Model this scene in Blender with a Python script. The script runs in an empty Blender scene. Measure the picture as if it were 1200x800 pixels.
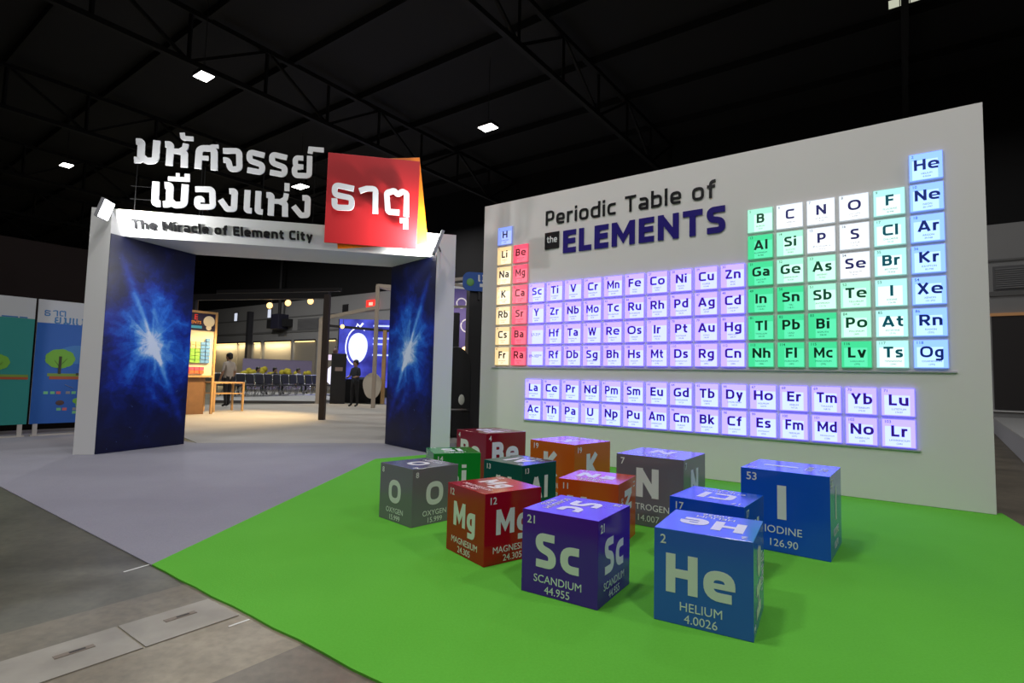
import bpy, bmesh, math, random
from mathutils import Vector, Matrix, noise

random.seed(7)
scene = bpy.context.scene
col = scene.collection

# ------------------------------------------------------------------ camera
FOCAL_PX = 638.894
PITCH, ROLL, EYE = 0.0672753, 0.0240321, 1.1525
cam_data = bpy.data.cameras.new('camera')
cam_data.sensor_width = 36.0
cam_data.lens = FOCAL_PX * 36.0 / 1200.0
cam_data.clip_end = 400
cam = bpy.data.objects.new('camera', cam_data)
col.objects.link(cam)
fwd = Vector((0, math.cos(PITCH), math.sin(PITCH)))
up0 = Vector((0, -math.sin(PITCH), math.cos(PITCH)))
rgt0 = Vector((1, 0, 0))
rgt = rgt0 * math.cos(ROLL) + up0 * math.sin(ROLL)
upv = -rgt0 * math.sin(ROLL) + up0 * math.cos(ROLL)
m = Matrix.Identity(4)
for i in range(3):
    m[i][0], m[i][1], m[i][2] = rgt[i], upv[i], -fwd[i]
m[2][3] = EYE
cam.matrix_world = m
scene.camera = cam

# ------------------------------------------------------------------ colour management, world
scene.view_settings.view_transform = 'Standard'
scene.view_settings.look = 'None'
scene.view_settings.exposure = 0.0
scene.view_settings.gamma = 1.0
scene.view_settings.use_curve_mapping = False
world = bpy.data.worlds.new('hall_dark')
scene.world = world
world.use_nodes = True
world.node_tree.nodes['Background'].inputs[0].default_value = (0.6, 0.7, 1.0, 1)
world.node_tree.nodes['Background'].inputs[1].default_value = 0.004
try:
    scene.cycles.max_bounces = 6
    scene.cycles.sample_clamp_indirect = 4.0
    scene.cycles.use_light_tree = True
except Exception:
    pass

# hall directions: U runs along the big display wall (left to right), N goes away from it into the hall
U = Vector((0.8103, -0.5860, 0.0))
N = Vector((0.5860, 0.8103, 0.0))
Z = Vector((0, 0, 1))

# ------------------------------------------------------------------ hall lighting: ceiling flood lamps above the stand
def area_light(name, loc, target, power, size, color=(1, 1, 1), spread=math.pi, shape='DISK', size_y=None):
    d = bpy.data.lights.new(name, 'AREA')
    d.energy = power
    d.shape = shape
    d.size = size
    if size_y: d.size_y = size_y
    d.color = color
    d.spread = spread
    o = bpy.data.objects.new(name, d)
    col.objects.link(o)
    o.location = loc
    o.rotation_euler = (Vector(target) - Vector(loc)).to_track_quat('-Z', 'Y').to_euler()
    return o

def spot_light(name, loc, target, power, angle, color=(1, 1, 1), radius=.05, blend=.5):
    d = bpy.data.lights.new(name, 'SPOT')
    d.energy = power
    d.spot_size = angle
    d.spot_blend = blend
    d.shadow_soft_size = radius
    d.color = color
    o = bpy.data.objects.new(name, d)
    col.objects.link(o)
    o.location = loc
    o.rotation_euler = (Vector(target) - Vector(loc)).to_track_quat('-Z', 'Y').to_euler()
    return o

HALL_LAMPS = [((-5.5, -1.0, 9.8), 520), ((2.5, -3.0, 9.8), 560), ((8.0, 0.5, 9.8), 380),
              ((-1.0, 3.2, 9.8), 330), ((-10.5, 5.0, 9.8), 330), ((4.0, 11.0, 9.8), 200)]
HALL_LEVEL = 0.58
for p, w in HALL_LAMPS:
    area_light('hall_overhead_light', p, (p[0], p[1], 0), w * HALL_LEVEL, 0.9, (1.0, 0.985, 0.99))
FLOOD_L, FLOOD_R, CUBE_ROUGH = 55, 60, 0.16

# ------------------------------------------------------------------ helpers
def tag(o, label=None, cat=None, group=None, kind=None):
    if label: o['label'] = label
    if cat: o['category'] = cat
    if group: o['group'] = group
    if kind: o['kind'] = kind
    return o

def empty(name, loc=(0, 0, 0), rz=0.0, label=None, cat=None, group=None):
    o = bpy.data.objects.new(name, None)
    col.objects.link(o)
    o.empty_display_size = .1
    o.location = loc
    o.rotation_euler = (0, 0, rz)
    return tag(o, label, cat, group)

def link_mesh(name, me, mats, parent=None):
    o = bpy.data.objects.new(name, me)
    col.objects.link(o)
    if mats is not None and len(me.materials) == 0:
        for mm in (mats if isinstance(mats, (list, tuple)) else [mats]):
            me.materials.append(mm)
    if parent is not None:
        o.parent = parent
    return o

class MB:
    """collects shapes and links them as one mesh object"""
    def __init__(self): self.bm = bmesh.new()
    def box(self, x0, x1, y0, y1, z0, z1, M=None, mi=0):
        vs = [self.bm.verts.new((x, y, z)) for x in (x0, x1) for y in (y0, y1) for z in (z0, z1)]
        idx = [(0, 1, 3, 2), (4, 6, 7, 5), (0, 4, 5, 1), (2, 3, 7, 6), (0, 2, 6, 4), (1, 5, 7, 3)]
        for f in idx:
            self.bm.faces.new([vs[i] for i in f]).material_index = mi
        if M is not None:
            for v in vs: v.co = M @ v.co
        return self
    def hexa(self, pts, mi=0):
        """8 points: bottom ring of 4 then top ring of 4"""
        vs = [self.bm.verts.new(p) for p in pts]
        for f in [(3, 2, 1, 0), (4, 5, 6, 7), (0, 1, 5, 4), (1, 2, 6, 5), (2, 3, 7, 6), (3, 0, 4, 7)]:
            self.bm.faces.new([vs[i] for i in f]).material_index = mi
        return self
    def prism(self, poly, z0, z1, M=None, mi=0):
        a = [self.bm.verts.new((p[0], p[1], z0)) for p in poly]
        b = [self.bm.verts.new((p[0], p[1], z1)) for p in poly]
        k = len(poly)
        self.bm.faces.new(a[::-1]).material_index = mi
        self.bm.faces.new(b).material_index = mi
        for i in range(k):
            self.bm.faces.new([a[i], a[(i + 1) % k], b[(i + 1) % k], b[i]]).material_index = mi
        if M is not None:
            for v in a + b: v.co = M @ v.co
        return self
    def tube(self, pts, r, seg=8, closed=False, mi=0):
        pts = [Vector(p) for p in pts]
        rings = []
        k = len(pts)
        rr = r if isinstance(r, (list, tuple)) else [r] * k
        for i, p in enumerate(pts):
            a = pts[i - 1] if (i > 0 or closed) else p
            b = pts[(i + 1) % k] if (i < k - 1 or closed) else p
            d = (b - a).normalized()
            ref = Vector((0, 0, 1)) if abs(d.z) < .9 else Vector((1, 0, 0))
            x = d.cross(ref).normalized(); y = d.cross(x).normalized()
            rings.append([self.bm.verts.new(p + (x * math.cos(t) + y * math.sin(t)) * rr[i])
                          for t in [2 * math.pi * j / seg for j in range(seg)]])
        for i in range(k if closed else k - 1):
            A, B = rings[i], rings[(i + 1) % k]
            for j in range(seg):
                self.bm.faces.new([A[j], A[(j + 1) % seg], B[(j + 1) % seg], B[j]]).material_index = mi
        if not closed:
            self.bm.faces.new(rings[0][::-1]).material_index = mi
            self.bm.faces.new(rings[-1]).material_index = mi
        return self
    def bar(self, a, b, w, h=None, mi=0):
        """square bar between two points"""
        a, b = Vector(a), Vector(b)
        h = h or w
        d = (b - a).normalized()
        ref = Vector((0, 0, 1)) if abs(d.z) < .95 else Vector((1, 0, 0))
        x = d.cross(ref).normalized(); y = x.cross(d).normalized()
        ring = [(-1, -1), (1, -1), (1, 1), (-1, 1)]
        A = [a + x * (s * w / 2) + y * (t * h / 2) for s, t in ring]
        B = [b + x * (s * w / 2) + y * (t * h / 2) for s, t in ring]
        return self.hexa(A + B, mi)
    def sphere(self, c, r, sc=(1, 1, 1), seg=16, mi=0):
        M = Matrix.Translation(c) @ Matrix.Diagonal((r * sc[0], r * sc[1], r * sc[2], 1))
        res = bmesh.ops.create_uvsphere(self.bm, u_segments=seg, v_segments=max(6, seg // 2), radius=1, matrix=M)
        for v in res['verts']:
            for f in v.link_faces: f.material_index = mi; f.smooth = True
        return self
    def mesh(self, name, bevel=0, smooth=False):
        bmesh.ops.recalc_face_normals(self.bm, faces=self.bm.faces)
        if bevel:
            es = [e for e in self.bm.edges if len(e.link_faces) == 2 and e.calc_face_angle(0) > .5]
            bmesh.ops.bevel(self.bm, geom=es, offset=bevel, segments=2, affect='EDGES', profile=.6)
        me = bpy.data.meshes.new(name)
        self.bm.to_mesh(me); self.bm.free()
        if smooth:
            for p in me.polygons: p.use_smooth = True
        return me
    def build(self, name, mats, parent=None, bevel=0, smooth=False):
        return link_mesh(name, self.mesh(name, bevel, smooth), mats, parent)

def lin(c):
    return tuple(((x / 255) / 12.92 if x / 255 <= .04045 else ((x / 255 + .055) / 1.055) ** 2.4) for x in c)

_m = {}
def mat(name, color, rough=.5, spec=.5, metal=0, emit=None, estr=1.0, coat=0, bump=None):
    """simple procedural Principled material with a little surface variation"""
    if name in _m: return _m[name]
    mm = bpy.data.materials.new(name); mm.use_nodes = True
    nt = mm.node_tree; b = nt.nodes['Principled BSDF']
    b.inputs['Base Color'].default_value = (*color, 1)
    b.inputs['Roughness'].default_value = rough
    b.inputs['Specular IOR Level'].default_value = spec
    b.inputs['Metallic'].default_value = metal
    b.inputs['Coat Weight'].default_value = coat
    b.inputs['Coat Roughness'].default_value = .25
    if emit is not None:
        b.inputs['Emission Color'].default_value = (*emit, 1)
        b.inputs['Emission Strength'].default_value = estr
    if bump:
        tc = nt.nodes.new('ShaderNodeTexCoord'); n = nt.nodes.new('ShaderNodeTexNoise')
        n.inputs['Scale'].default_value = bump[0]; n.inputs['Detail'].default_value = 5
        mx = nt.nodes.new('ShaderNodeMix'); mx.data_type = 'RGBA'
        nt.links.new(tc.outputs['Object'], n.inputs['Vector'])
        nt.links.new(n.outputs['Fac'], mx.inputs['Factor'])
        mx.inputs['A'].default_value = (*[c * (1 - bump[1]) for c in color], 1)
        mx.inputs['B'].default_value = (*[min(1, c * (1 + bump[1])) for c in color], 1)
        nt.links.new(mx.outputs['Result'], b.inputs['Base Color'])
    _m[name] = mm
    return mm

def fs(px, py):  # frame from two axes -> 4x4 with third axis px x py
    pz = Vector(px).cross(Vector(py))
    M = Matrix.Identity(4)
    for i in range(3):
        M[i][0], M[i][1], M[i][2] = px[i], py[i], pz[i]
    return M

def frame(origin, px, py):
    return Matrix.Translation(origin) @ fs(px, py)

# ---- type set in the built-in font
_txt = {}
def text_mesh(s, size=1.0, bold=0.0, extrude=.0005, align='CENTER', sx=1.0):
    k = (s, size, bold, extrude, align, sx)
    if k in _txt: return _txt[k]
    c = bpy.data.curves.new('type', 'FONT')
    c.body = s; c.size = size; c.offset = bold * size; c.extrude = extrude
    c.align_x = align; c.resolution_u = 3
    o = bpy.data.objects.new('type', c); col.objects.link(o)
    dg = bpy.context.evaluated_depsgraph_get(); dg.update()
    me = bpy.data.meshes.new_from_object(o.evaluated_get(dg))
    me.name = 'lettering'
    bpy.data.objects.remove(o); bpy.data.curves.remove(c)
    if sx != 1.0: me.transform(Matrix.Diagonal((sx, 1, 1, 1)))
    _txt[k] = me
    return me

def merge(parts):
    """[(mesh, matrix)] -> one new mesh"""
    bm = bmesh.new()
    for me, M in parts:
        t = me.copy(); t.transform(M); bm.from_mesh(t); bpy.data.meshes.remove(t)
    me = bpy.data.meshes.new('lettering'); bm.to_mesh(me); bm.free()
    me.materials.clear()
    return me

# ---- type drawn with strokes (square-shouldered sans and loopless Thai)
def rounded(pts, r):
    pts = [Vector((p[0], p[1])) for p in pts]
    if r <= 0 or len(pts) < 3: return pts
    out = [pts[0]]
    for i in range(1, len(pts) - 1):
        a, b, c = pts[i - 1], pts[i], pts[i + 1]
        da, dc = (a - b), (c - b)
        la, lc = da.length, dc.length
        ang = da.angle(dc, 0)
        cut = min(r / max(math.tan(ang / 2), .2), la * (.97 if i == 1 else .485), lc * (.97 if i == len(pts) - 2 else .485))
        p0, p1 = b + da / la * cut, b + dc / lc * cut
        for k in range(7):
            t = k / 6
            out.append(p0 * (1 - t) ** 2 + b * 2 * t * (1 - t) + p1 * t * t)
    out.append(pts[-1])
    return out

def stroke_into(bm, pts, r, w, y0, y1, close=False):
    P = rounded(pts, r)
    Q = [P[0]]
    for p in P[1:]:
        if (p - Q[-1]).length > 1e-4: Q.append(p)
    P = Q; k = len(P)
    L, R = [], []
    for i in range(k):
        d0 = (P[i] - P[i - 1]).normalized() if i else (P[1] - P[0]).normalized()
        d1 = (P[i + 1] - P[i]).normalized() if i < k - 1 else d0
        n0, n1 = Vector((-d0.y, d0.x)), Vector((-d1.y, d1.x))
        nn = (n0 + n1)
        nn = nn.normalized() if nn.length > 1e-3 else n0
        ml = min(1 / max(nn.dot(n0), .3), 1.7)
        L.append(P[i] + nn * (w / 2 * ml)); R.append(P[i] - nn * (w / 2 * ml))
    V = [[bm.verts.new((q.x, y, q.y)) for q in S] for S in (L, R) for y in (y0, y1)]
    Lf, Lb, Rf, Rb = V
    for i in range(k - 1):
        bm.faces.new([Lf[i], Lf[i + 1], Rf[i + 1], Rf[i]])
        bm.faces.new([Rb[i], Rb[i + 1], Lb[i + 1], Lb[i]])
        bm.faces.new([Lb[i], Lb[i + 1], Lf[i + 1], Lf[i]])
        bm.faces.new([Rf[i], Rf[i + 1], Rb[i + 1], Rb[i]])
    bm.faces.new([Lf[0], Rf[0], Rb[0], Lb[0]])
    bm.faces.new([Rf[-1], Lf[-1], Lb[-1], Rb[-1]])

def stroke_mesh(strokes, y0, y1, name='letter'):
    """strokes in the x-z plane, front face at y0 (towards the viewer), back at y1"""
    bm = bmesh.new()
    for i, (pts, r, w) in enumerate(strokes):
        stroke_into(bm, pts, r, w, y0 + i * .0006, y1)
    bmesh.ops.recalc_face_normals(bm, faces=bm.faces)
    me = bpy.data.meshes.new(name); bm.to_mesh(me); bm.free()
    return me

def _g(fn):
    def run(h, X, w):
        S = []
        W = fn(h, X, w, lambda *p, rr=.2: S.append((list(p), max(rr, 0), w * (-rr if rr < 0 else 1))))
        return W, S
    return run
def _B(h, X, w, s):
    W = .64; s((h, 0), (h, 1)); s((h, 1 - h), (W - h * 1.2, 1 - h), (W - h * 1.2, .53), (h, .53)); s((h, .53), (W - h, .53), (W - h, h), (h, h)); return W
def _D(h, X, w, s):
    W = .74; s((h, 0), (h, 1)); s((h, 1 - h), (W - h, 1 - h), (W - h, h), (h, h), rr=.32); return W
def _F(h, X, w, s):
    W = .54; s((h, 0), (h, 1)); s((h, 1 - h), (W, 1 - h)); s((h, .5), (W - .03, .5)); return W
def _H(h, X, w, s):
    W = .74; s((h, 0), (h, 1)); s((W - h, 0), (W - h, 1)); s((h, .51), (W - h, .51)); return W
def _I(h, X, w, s):
    s((h, 0), (h, 1)); return w
def _K(h, X, w, s):
    W = .70; s((h, 0), (h, 1)); s((W - h * .9, .99), (h * 1.6, .5), rr=0); s((h * 2.0, .56), (W - h * .75, .01), rr=0); return W
def _O(h, X, w, s):
    W = .92; s((W / 2, h), (h, h), (h, 1 - h), (W - h, 1 - h), (W - h, h), (W / 2 - .02, h), rr=.42); return W
def _C(h, X, w, s):
    W = .68; s((W, 1 - h * 1.1), (W * .72, 1 - h), (h, 1 - h), (h, h), (W * .72, h), (W, h * 1.1), rr=.40); return W
def _G(h, X, w, s):
    W = .74; s((W - .04, 1 - h), (h, 1 - h), (h, h), (W - h, h + .02), (W - h, .5), (W * .56, .5), rr=.34)
    s((W - h, .54), (W - h, .1), rr=0); return W
def _R(h, X, w, s):
    W = .68; s((h, 0), (h, 1)); s((h, 1 - h), (W - h * 1.1, 1 - h), (W - h * 1.1, .45), (h, .45), rr=.22); s((W * .5, .45), (W - h * .75, .01), rr=0); return W
def _P2(h, X, w, s):
    W = .64; s((h, 0), (h, 1)); s((h, 1 - h), (W - h, 1 - h), (W - h, .41), (h, .41), rr=.24); return W
def _U(h, X, w, s):
    W = .74; s((h, 1), (h, h), (W - h, h), (W - h, 1), rr=.3); return W
def _V(h, X, w, s):
    W = .76; s((h * .95, 1), (W / 2, .0), rr=0); s((W / 2, .0), (W - h * .95, 1), rr=0); return W
def _W(h, X, w, s):
    W = 1.12; s((h * .9, 1), (W * .28, 0), rr=0); s((W * .28, 0), (W * .5, 1), rr=0); s((W * .5, 1), (W * .72, 0), rr=0); s((W * .72, 0), (W - h * .9, 1), rr=0); return W
def _X(h, X, w, s):
    W = .74; s((h, 1), (W - h, 0), rr=0); s((W - h, 1), (h, 0), rr=0); return W
def _Y(h, X, w, s):
    W = .72; s((h * .95, 1), (W / 2, .42), rr=0); s((W / 2, .42), (W - h * .95, 1), rr=0); s((W / 2, .5), (W / 2, 0)); return W
def _Z(h, X, w, s):
    W = .64; s((.02, 1 - h), (W - h * .95, 1 - h), rr=0); s((W - h * 1.0, 1 - h * .7), (h * 1.0, h * .7), rr=0); s((h * .9, h), (W, h), rr=0); return W
def _A(h, X, w, s):
    W = .82; s((h * .95, 0), (W / 2, 1), rr=0); s((W / 2, 1), (W - h * .95, 0), rr=0); s((W * .24, .26), (W * .76, .26), rr=0); return W
def _S(h, X, w, s):
    W = .62; s((W - .05, 1 - h * 1.1), (h, 1 - h), (h, .58), (W - h, .44), (W - h, h), (.02, h * 1.1), rr=.25); return W
def _s(h, X, w, s):
    W = .48; s((W - .04, X - h), (h, X - h), (h, .55 * X), (W - h, .45 * X), (W - h, h), (.03, h), rr=.15); return W
def _g_(h, X, w, s):
    W = .6; s((W - h, X - h), (h, X - h), (h, h), (W - h, h), rr=.26); s((W - h, X), (W - h, -.24 + h * .4), (.06, -.24 + h * .4), rr=.16); return W
def _p(h, X, w, s):
    W = .6; s((h, X - h), (W - h, X - h), (W - h, h), (h, h), rr=.26); s((h, X), (h, -.26)); return W
def _b(h, X, w, s):
    W = .6; s((h, X - h), (W - h, X - h), (W - h, h), (h, h), rr=.26); s((h, 1.05), (h, 0)); return W
def _d(h, X, w, s):
    W = .6; s((W - h, X - h), (h, X - h), (h, h), (W - h, h), rr=.26); s((W - h, 1.05), (W - h, 0)); return W
def _k(h, X, w, s):
    W = .58; s((h, 0), (h, 1.05)); s((W - h * .9, X), (h * 1.5, X * .5), rr=0); s((h * 2.0, X * .58), (W - h * .75, .01), rr=0); return W
def _u(h, X, w, s):
    W = .6; s((h, X), (h, h), (W - h, h), rr=.24); s((W - h, X), (W - h, 0)); return W
def _v(h, X, w, s):
    W = .6; s((h * .9, X), (W / 2, .0), rr=0); s((W / 2, .0), (W - h * .9, X), rr=0); return W
def _o(h, X, w, s):
    W = .70; s((W / 2, h), (h, h), (h, X - h), (W - h, X - h), (W - h, h), (W / 2 - .02, h), rr=.32); return W
def _e(h, X, w, s):
    W = .70; s((h, .50 * X), (W - h * .3, .50 * X), rr=-.62); s((W - h, .50 * X - w * .3), (W - h, X - h), (h, X - h), (h, h), (W - h * .7, h), rr=.32); return W
def _c(h, X, w, s):
    W = .54; s((W, X - h * 1.05), (h, X - h), (h, h), (W, h * 1.05), rr=.32); return W
def _a(h, X, w, s):
    W = .56; s((h * .8, X - h), (W - h, X - h), (W - h, 0), rr=.24); s((W - h, .5 * X), (h, .5 * X), (h, h), (W - h, h), rr=.13); return W
BOLD_EXTRA = {k: _g(f) for k, f in dict(B=_B, D=_D, F=_F, H=_H, I=_I, K=_K, O=_O, G=_G, R=_R, U=_U, V=_V, W=_W, X=_X, Y=_Y, Z=_Z, A=_A,
              s=_s, g=_g_, p=_p, k=_k, u=_u, v=_v).items()}
HUMANIST = {k: _g(f) for k, f in dict(C=_C, S=_S, P=_P2, b=_b, d=_d, o=_o, e=_e, c=_c, a=_a).items()}

_bold = {}
def bold_mesh(text, cap, w, depth, gap=.13):
    """bold humanist lettering in the x-y plane, centred in x on its baseline, front at z = depth"""
    k = (text, cap, w, depth)
    if k in _bold: return _bold[k]
    x = 0; allS = []
    for ch in text:
        if ch in HUMANIST: W, S = HUMANIST[ch](w / 2, .76, w)
        else: S, W = glyph(ch, w)
        allS += [([((px + x), pz) for px, pz in pts], r, ww) for pts, r, ww in S]
        x += W + gap
    x -= gap
    T = [([((px - x / 2) * cap, pz * cap) for px, pz in pts], r * cap, ww * cap) for pts, r, ww in allS]
    bm = bmesh.new()
    for i, (pts, r, ww) in enumerate(T): stroke_into(bm, pts, r, ww, -depth - i * .00004, 0)
    bmesh.ops.recalc_face_normals(bm, faces=bm.faces)
    me = bpy.data.meshes.new('lettering'); bm.to_mesh(me); bm.free()
    me.transform(fs(Vector((1, 0, 0)), Vector((0, 0, -1))).inverted() @ Matrix.Identity(4)) if False else me.transform(Matrix(((1, 0, 0, 0), (0, 0, 1, 0), (0, -1, 0, 0), (0, 0, 0, 1))))
    _bold[k] = me
    return me

def glyph(ch, w):
    """square-shouldered sans: strokes in units of the cap height, and the advance width"""
    h = w / 2; X = .74; r = .2; S = []
    def s(*p, rr=r): S.append((list(p), rr, w))
    if ch == 'e':
        W = .58; s((h, .46 * X), (W - h, .46 * X), rr=0); s((W - h, .42 * X), (W - h, X - h), (h, X - h), (h, h), (W - h * .6, h))
    elif ch == 'o':
        W = .6; s((W / 2, h), (h, h), (h, X - h), (W - h, X - h), (W - h, h), (W / 2 - .02, h))
    elif ch == 'c':
        W = .5; s((W, X - h), (h, X - h), (h, h), (W, h))
    elif ch == 'd':
        W = .6; s((W - h, X - h), (h, X - h), (h, h), (W - h, h)); s((W - h, 1.03), (W - h, 0))
    elif ch == 'b':
        W = .6; s((h, X - h), (W - h, X - h), (W - h, h), (h, h)); s((h, 1.03), (h, 0))
    elif ch == 'a':
        W = .56; s((h, X - h), (W - h, X - h), (W - h, 0)); s((W - h, .45 * X), (h, .45 * X), (h, h), (W - h, h), rr=.12)
    elif ch in 'hn':
        W = .6; s((h, 1.03 if ch == 'h' else X), (h, 0)); s((h, X - h), (W - h, X - h), (W - h, 0))
    elif ch == 'm':
        W = .94; s((h, X), (h, 0)); s((h, X - h), (W / 2, X - h), (W / 2, 0)); s((W / 2, X - h), (W - h, X - h), (W - h, 0))
    elif ch == 'r':
        W = .38; s((h, X), (h, 0)); s((h, .5 * X), (h * 1.4, X - h), (W, X - h), rr=.1)
    elif ch == 'i':
        W = w; s((h, X), (h, 0)); s((h, .86), (h, 1.03))
    elif ch == 'l':
        W = w; s((h, 1.03), (h, 0))
    elif ch == 'f':
        W = .42; s((W, 1.03 - h), (.1 + h, 1.03 - h), (.1 + h, 0)); s((0, X - h), (W - .03, X - h))
    elif ch == 't':
        W = .42; s((.09 + h, .95), (.09 + h, h), (W, h)); s((0, X - h), (W, X - h))
    elif ch == 'y':
        W = .6; s((h, X), (W / 2 + .02, .04), rr=0); s((W - h, X), (W * .4, -.26), rr=0)
    elif ch == 'P':
        W = .6; s((h, 0), (h, 1)); s((h, 1 - h), (W - h, 1 - h), (W - h, .4), (h, .4))
    elif ch == 'T':
        W = .64; s((0, 1 - h), (W, 1 - h)); s((W / 2, 1 - h), (W / 2, 0))
    elif ch == 'M':
        W = .9; s((h, 0), (h, 1)); s((W - h, 0), (W - h, 1)); s((h * 1.1, 1 - h * .6), (W / 2, .28), (W - h * 1.1, 1 - h * .6), rr=0)
    elif ch == 'N':
        W = .74; s((h, 0), (h, 1)); s((W - h, 0), (W - h, 1)); s((h, 1 - h * .7), (W - h, h * .7))
    elif ch == 'E':
        W = .56; s((h, 0), (h, 1))
        for z in (h, .52, 1 - h): s((h, z), (W - (.03 if z == .52 else 0), z))
    elif ch == 'L':
        W = .52; s((h, 0), (h, 1)); s((h, h), (W, h))
    elif ch == 'S':
        W = .6; s((W - .02, 1 - h), (h, 1 - h), (h, .55), (W - h, .45), (W - h, h), (.02, h))
    elif ch in BOLD_EXTRA:
        W, S = BOLD_EXTRA[ch](h, X, w)
    elif ch == 'C':
        W = .6; s((W - .02, 1 - h), (h, 1 - h), (h, h), (W - .02, h))
    else:
        W = .26
    return S, W

def set_line(text, w, gap=.13):
    """-> [(char, strokes shifted into place)], total width in cap heights"""
    x = 0; out = []
    for ch in text:
        S, W = glyph(ch, w)
        if ch != ' ':
            out.append((ch, [([(px + x, pz) for px, pz in pts], r, ww) for pts, r, ww in S]))
        x += W + gap
    return out, x - gap

def write_line(text, x0, x1, z0, cap, w, y0, y1, material, parent, gap=.13):
    line, tot = set_line(text, w, gap)
    k = (x1 - x0) / tot
    for ch, S in line:
        T = [([(x0 + px * k, z0 + pz * cap) for px, pz in pts], r * min(k, cap), ww * min(k, cap) * 1.04) for pts, r, ww in S]
        link_mesh('letter', stroke_mesh(T, y0, y1), material, parent)

# ------------------------------------------------------------------ materials
def concrete_material():
    mm = bpy.data.materials.new('concrete_floor'); mm.use_nodes = True
    nt = mm.node_tree; b = nt.nodes['Principled BSDF']; L = nt.links
    tc = nt.nodes.new('ShaderNodeTexCoord')
    n1 = nt.nodes.new('ShaderNodeTexNoise'); n1.inputs['Scale'].default_value = 1.3; n1.inputs['Detail'].default_value = 8; n1.inputs['Roughness'].default_value = .65
    n2 = nt.nodes.new('ShaderNodeTexNoise'); n2.inputs['Scale'].default_value = 22; n2.inputs['Detail'].default_value = 6
    L.new(tc.outputs['Object'], n1.inputs['Vector']); L.new(tc.outputs['Object'], n2.inputs['Vector'])
    r1 = nt.nodes.new('ShaderNodeValToRGB')
    r1.color_ramp.elements[0].position = .35; r1.color_ramp.elements[0].color = (.155, .133, .094, 1)
    r1.color_ramp.elements[1].position = .68; r1.color_ramp.elements[1].color = (.375, .332, .248, 1)
    L.new(n1.outputs['Fac'], r1.inputs['Fac'])
    mx = nt.nodes.new('ShaderNodeMix'); mx.data_type = 'RGBA'; mx.blend_type = 'MULTIPLY'; mx.inputs['Factor'].default_value = .55
    L.new(r1.outputs['Color'], mx.inputs['A'])
    r2 = nt.nodes.new('ShaderNodeValToRGB'); r2.color_ramp.elements[0].position = .3; r2.color_ramp.elements[0].color = (.55, .55, .55, 1); r2.color_ramp.elements[1].position = .6
    L.new(n2.outputs['Fac'], r2.inputs['Fac']); L.new(r2.outputs['Color'], mx.inputs['B'])
    # slab strips across the hall: tint by distance v along U, dark joints between them
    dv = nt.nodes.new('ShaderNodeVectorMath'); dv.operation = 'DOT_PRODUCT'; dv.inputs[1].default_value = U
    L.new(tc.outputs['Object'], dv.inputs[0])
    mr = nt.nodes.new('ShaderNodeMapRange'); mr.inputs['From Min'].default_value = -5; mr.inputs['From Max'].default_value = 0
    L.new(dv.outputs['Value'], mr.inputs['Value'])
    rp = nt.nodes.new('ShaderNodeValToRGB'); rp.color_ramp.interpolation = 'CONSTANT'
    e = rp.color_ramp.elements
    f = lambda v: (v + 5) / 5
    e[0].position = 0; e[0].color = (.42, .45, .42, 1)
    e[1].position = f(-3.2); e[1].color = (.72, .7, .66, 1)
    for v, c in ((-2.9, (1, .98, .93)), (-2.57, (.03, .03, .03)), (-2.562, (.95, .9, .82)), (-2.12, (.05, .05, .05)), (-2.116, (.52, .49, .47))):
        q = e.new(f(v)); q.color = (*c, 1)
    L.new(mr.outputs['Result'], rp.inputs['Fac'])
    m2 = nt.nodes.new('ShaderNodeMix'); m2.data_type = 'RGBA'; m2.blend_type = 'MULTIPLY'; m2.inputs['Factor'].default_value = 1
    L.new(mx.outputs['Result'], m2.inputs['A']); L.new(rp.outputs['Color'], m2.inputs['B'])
    L.new(m2.outputs['Result'], b.inputs['Base Color'])
    b.inputs['Roughness'].default_value = .42
    return mm

def carpet_material(name, c0, c1, fine=90):
    mm = bpy.data.materials.new(name); mm.use_nodes = True
    nt = mm.node_tree; b = nt.nodes['Principled BSDF']; L = nt.links
    tc = nt.nodes.new('ShaderNodeTexCoord')
    n1 = nt.nodes.new('ShaderNodeTexNoise'); n1.inputs['Scale'].default_value = .9; n1.inputs['Detail'].default_value = 6
    n2 = nt.nodes.new('ShaderNodeTexNoise'); n2.inputs['Scale'].default_value = fine; n2.inputs['Detail'].default_value = 3
    L.new(tc.outputs['Object'], n1.inputs['Vector']); L.new(tc.outputs['Object'], n2.inputs['Vector'])
    ad = nt.nodes.new('ShaderNodeMix'); ad.data_type = 'FLOAT'; ad.inputs['Factor'].default_value = .4
    L.new(n1.outputs['Fac'], ad.inputs['A']); L.new(n2.outputs['Fac'], ad.inputs['B'])
    r = nt.nodes.new('ShaderNodeValToRGB')
    r.color_ramp.elements[0].position = .3; r.color_ramp.elements[0].color = (*c0, 1)
    r.color_ramp.elements[1].position = .7; r.color_ramp.elements[1].color = (*c1, 1)
    L.new(ad.outputs['Result'], r.inputs['Fac']); L.new(r.outputs['Color'], b.inputs['Base Color'])
    b.inputs['Roughness'].default_value = .95; b.inputs['Specular IOR Level'].default_value = .1
    bp = nt.nodes.new('ShaderNodeBump'); bp.inputs['Strength'].default_value = .15; bp.inputs['Distance'].default_value = .01
    L.new(n2.outputs['Fac'], bp.inputs['Height']); L.new(bp.outputs['Normal'], b.inputs['Normal'])
    return mm

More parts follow.
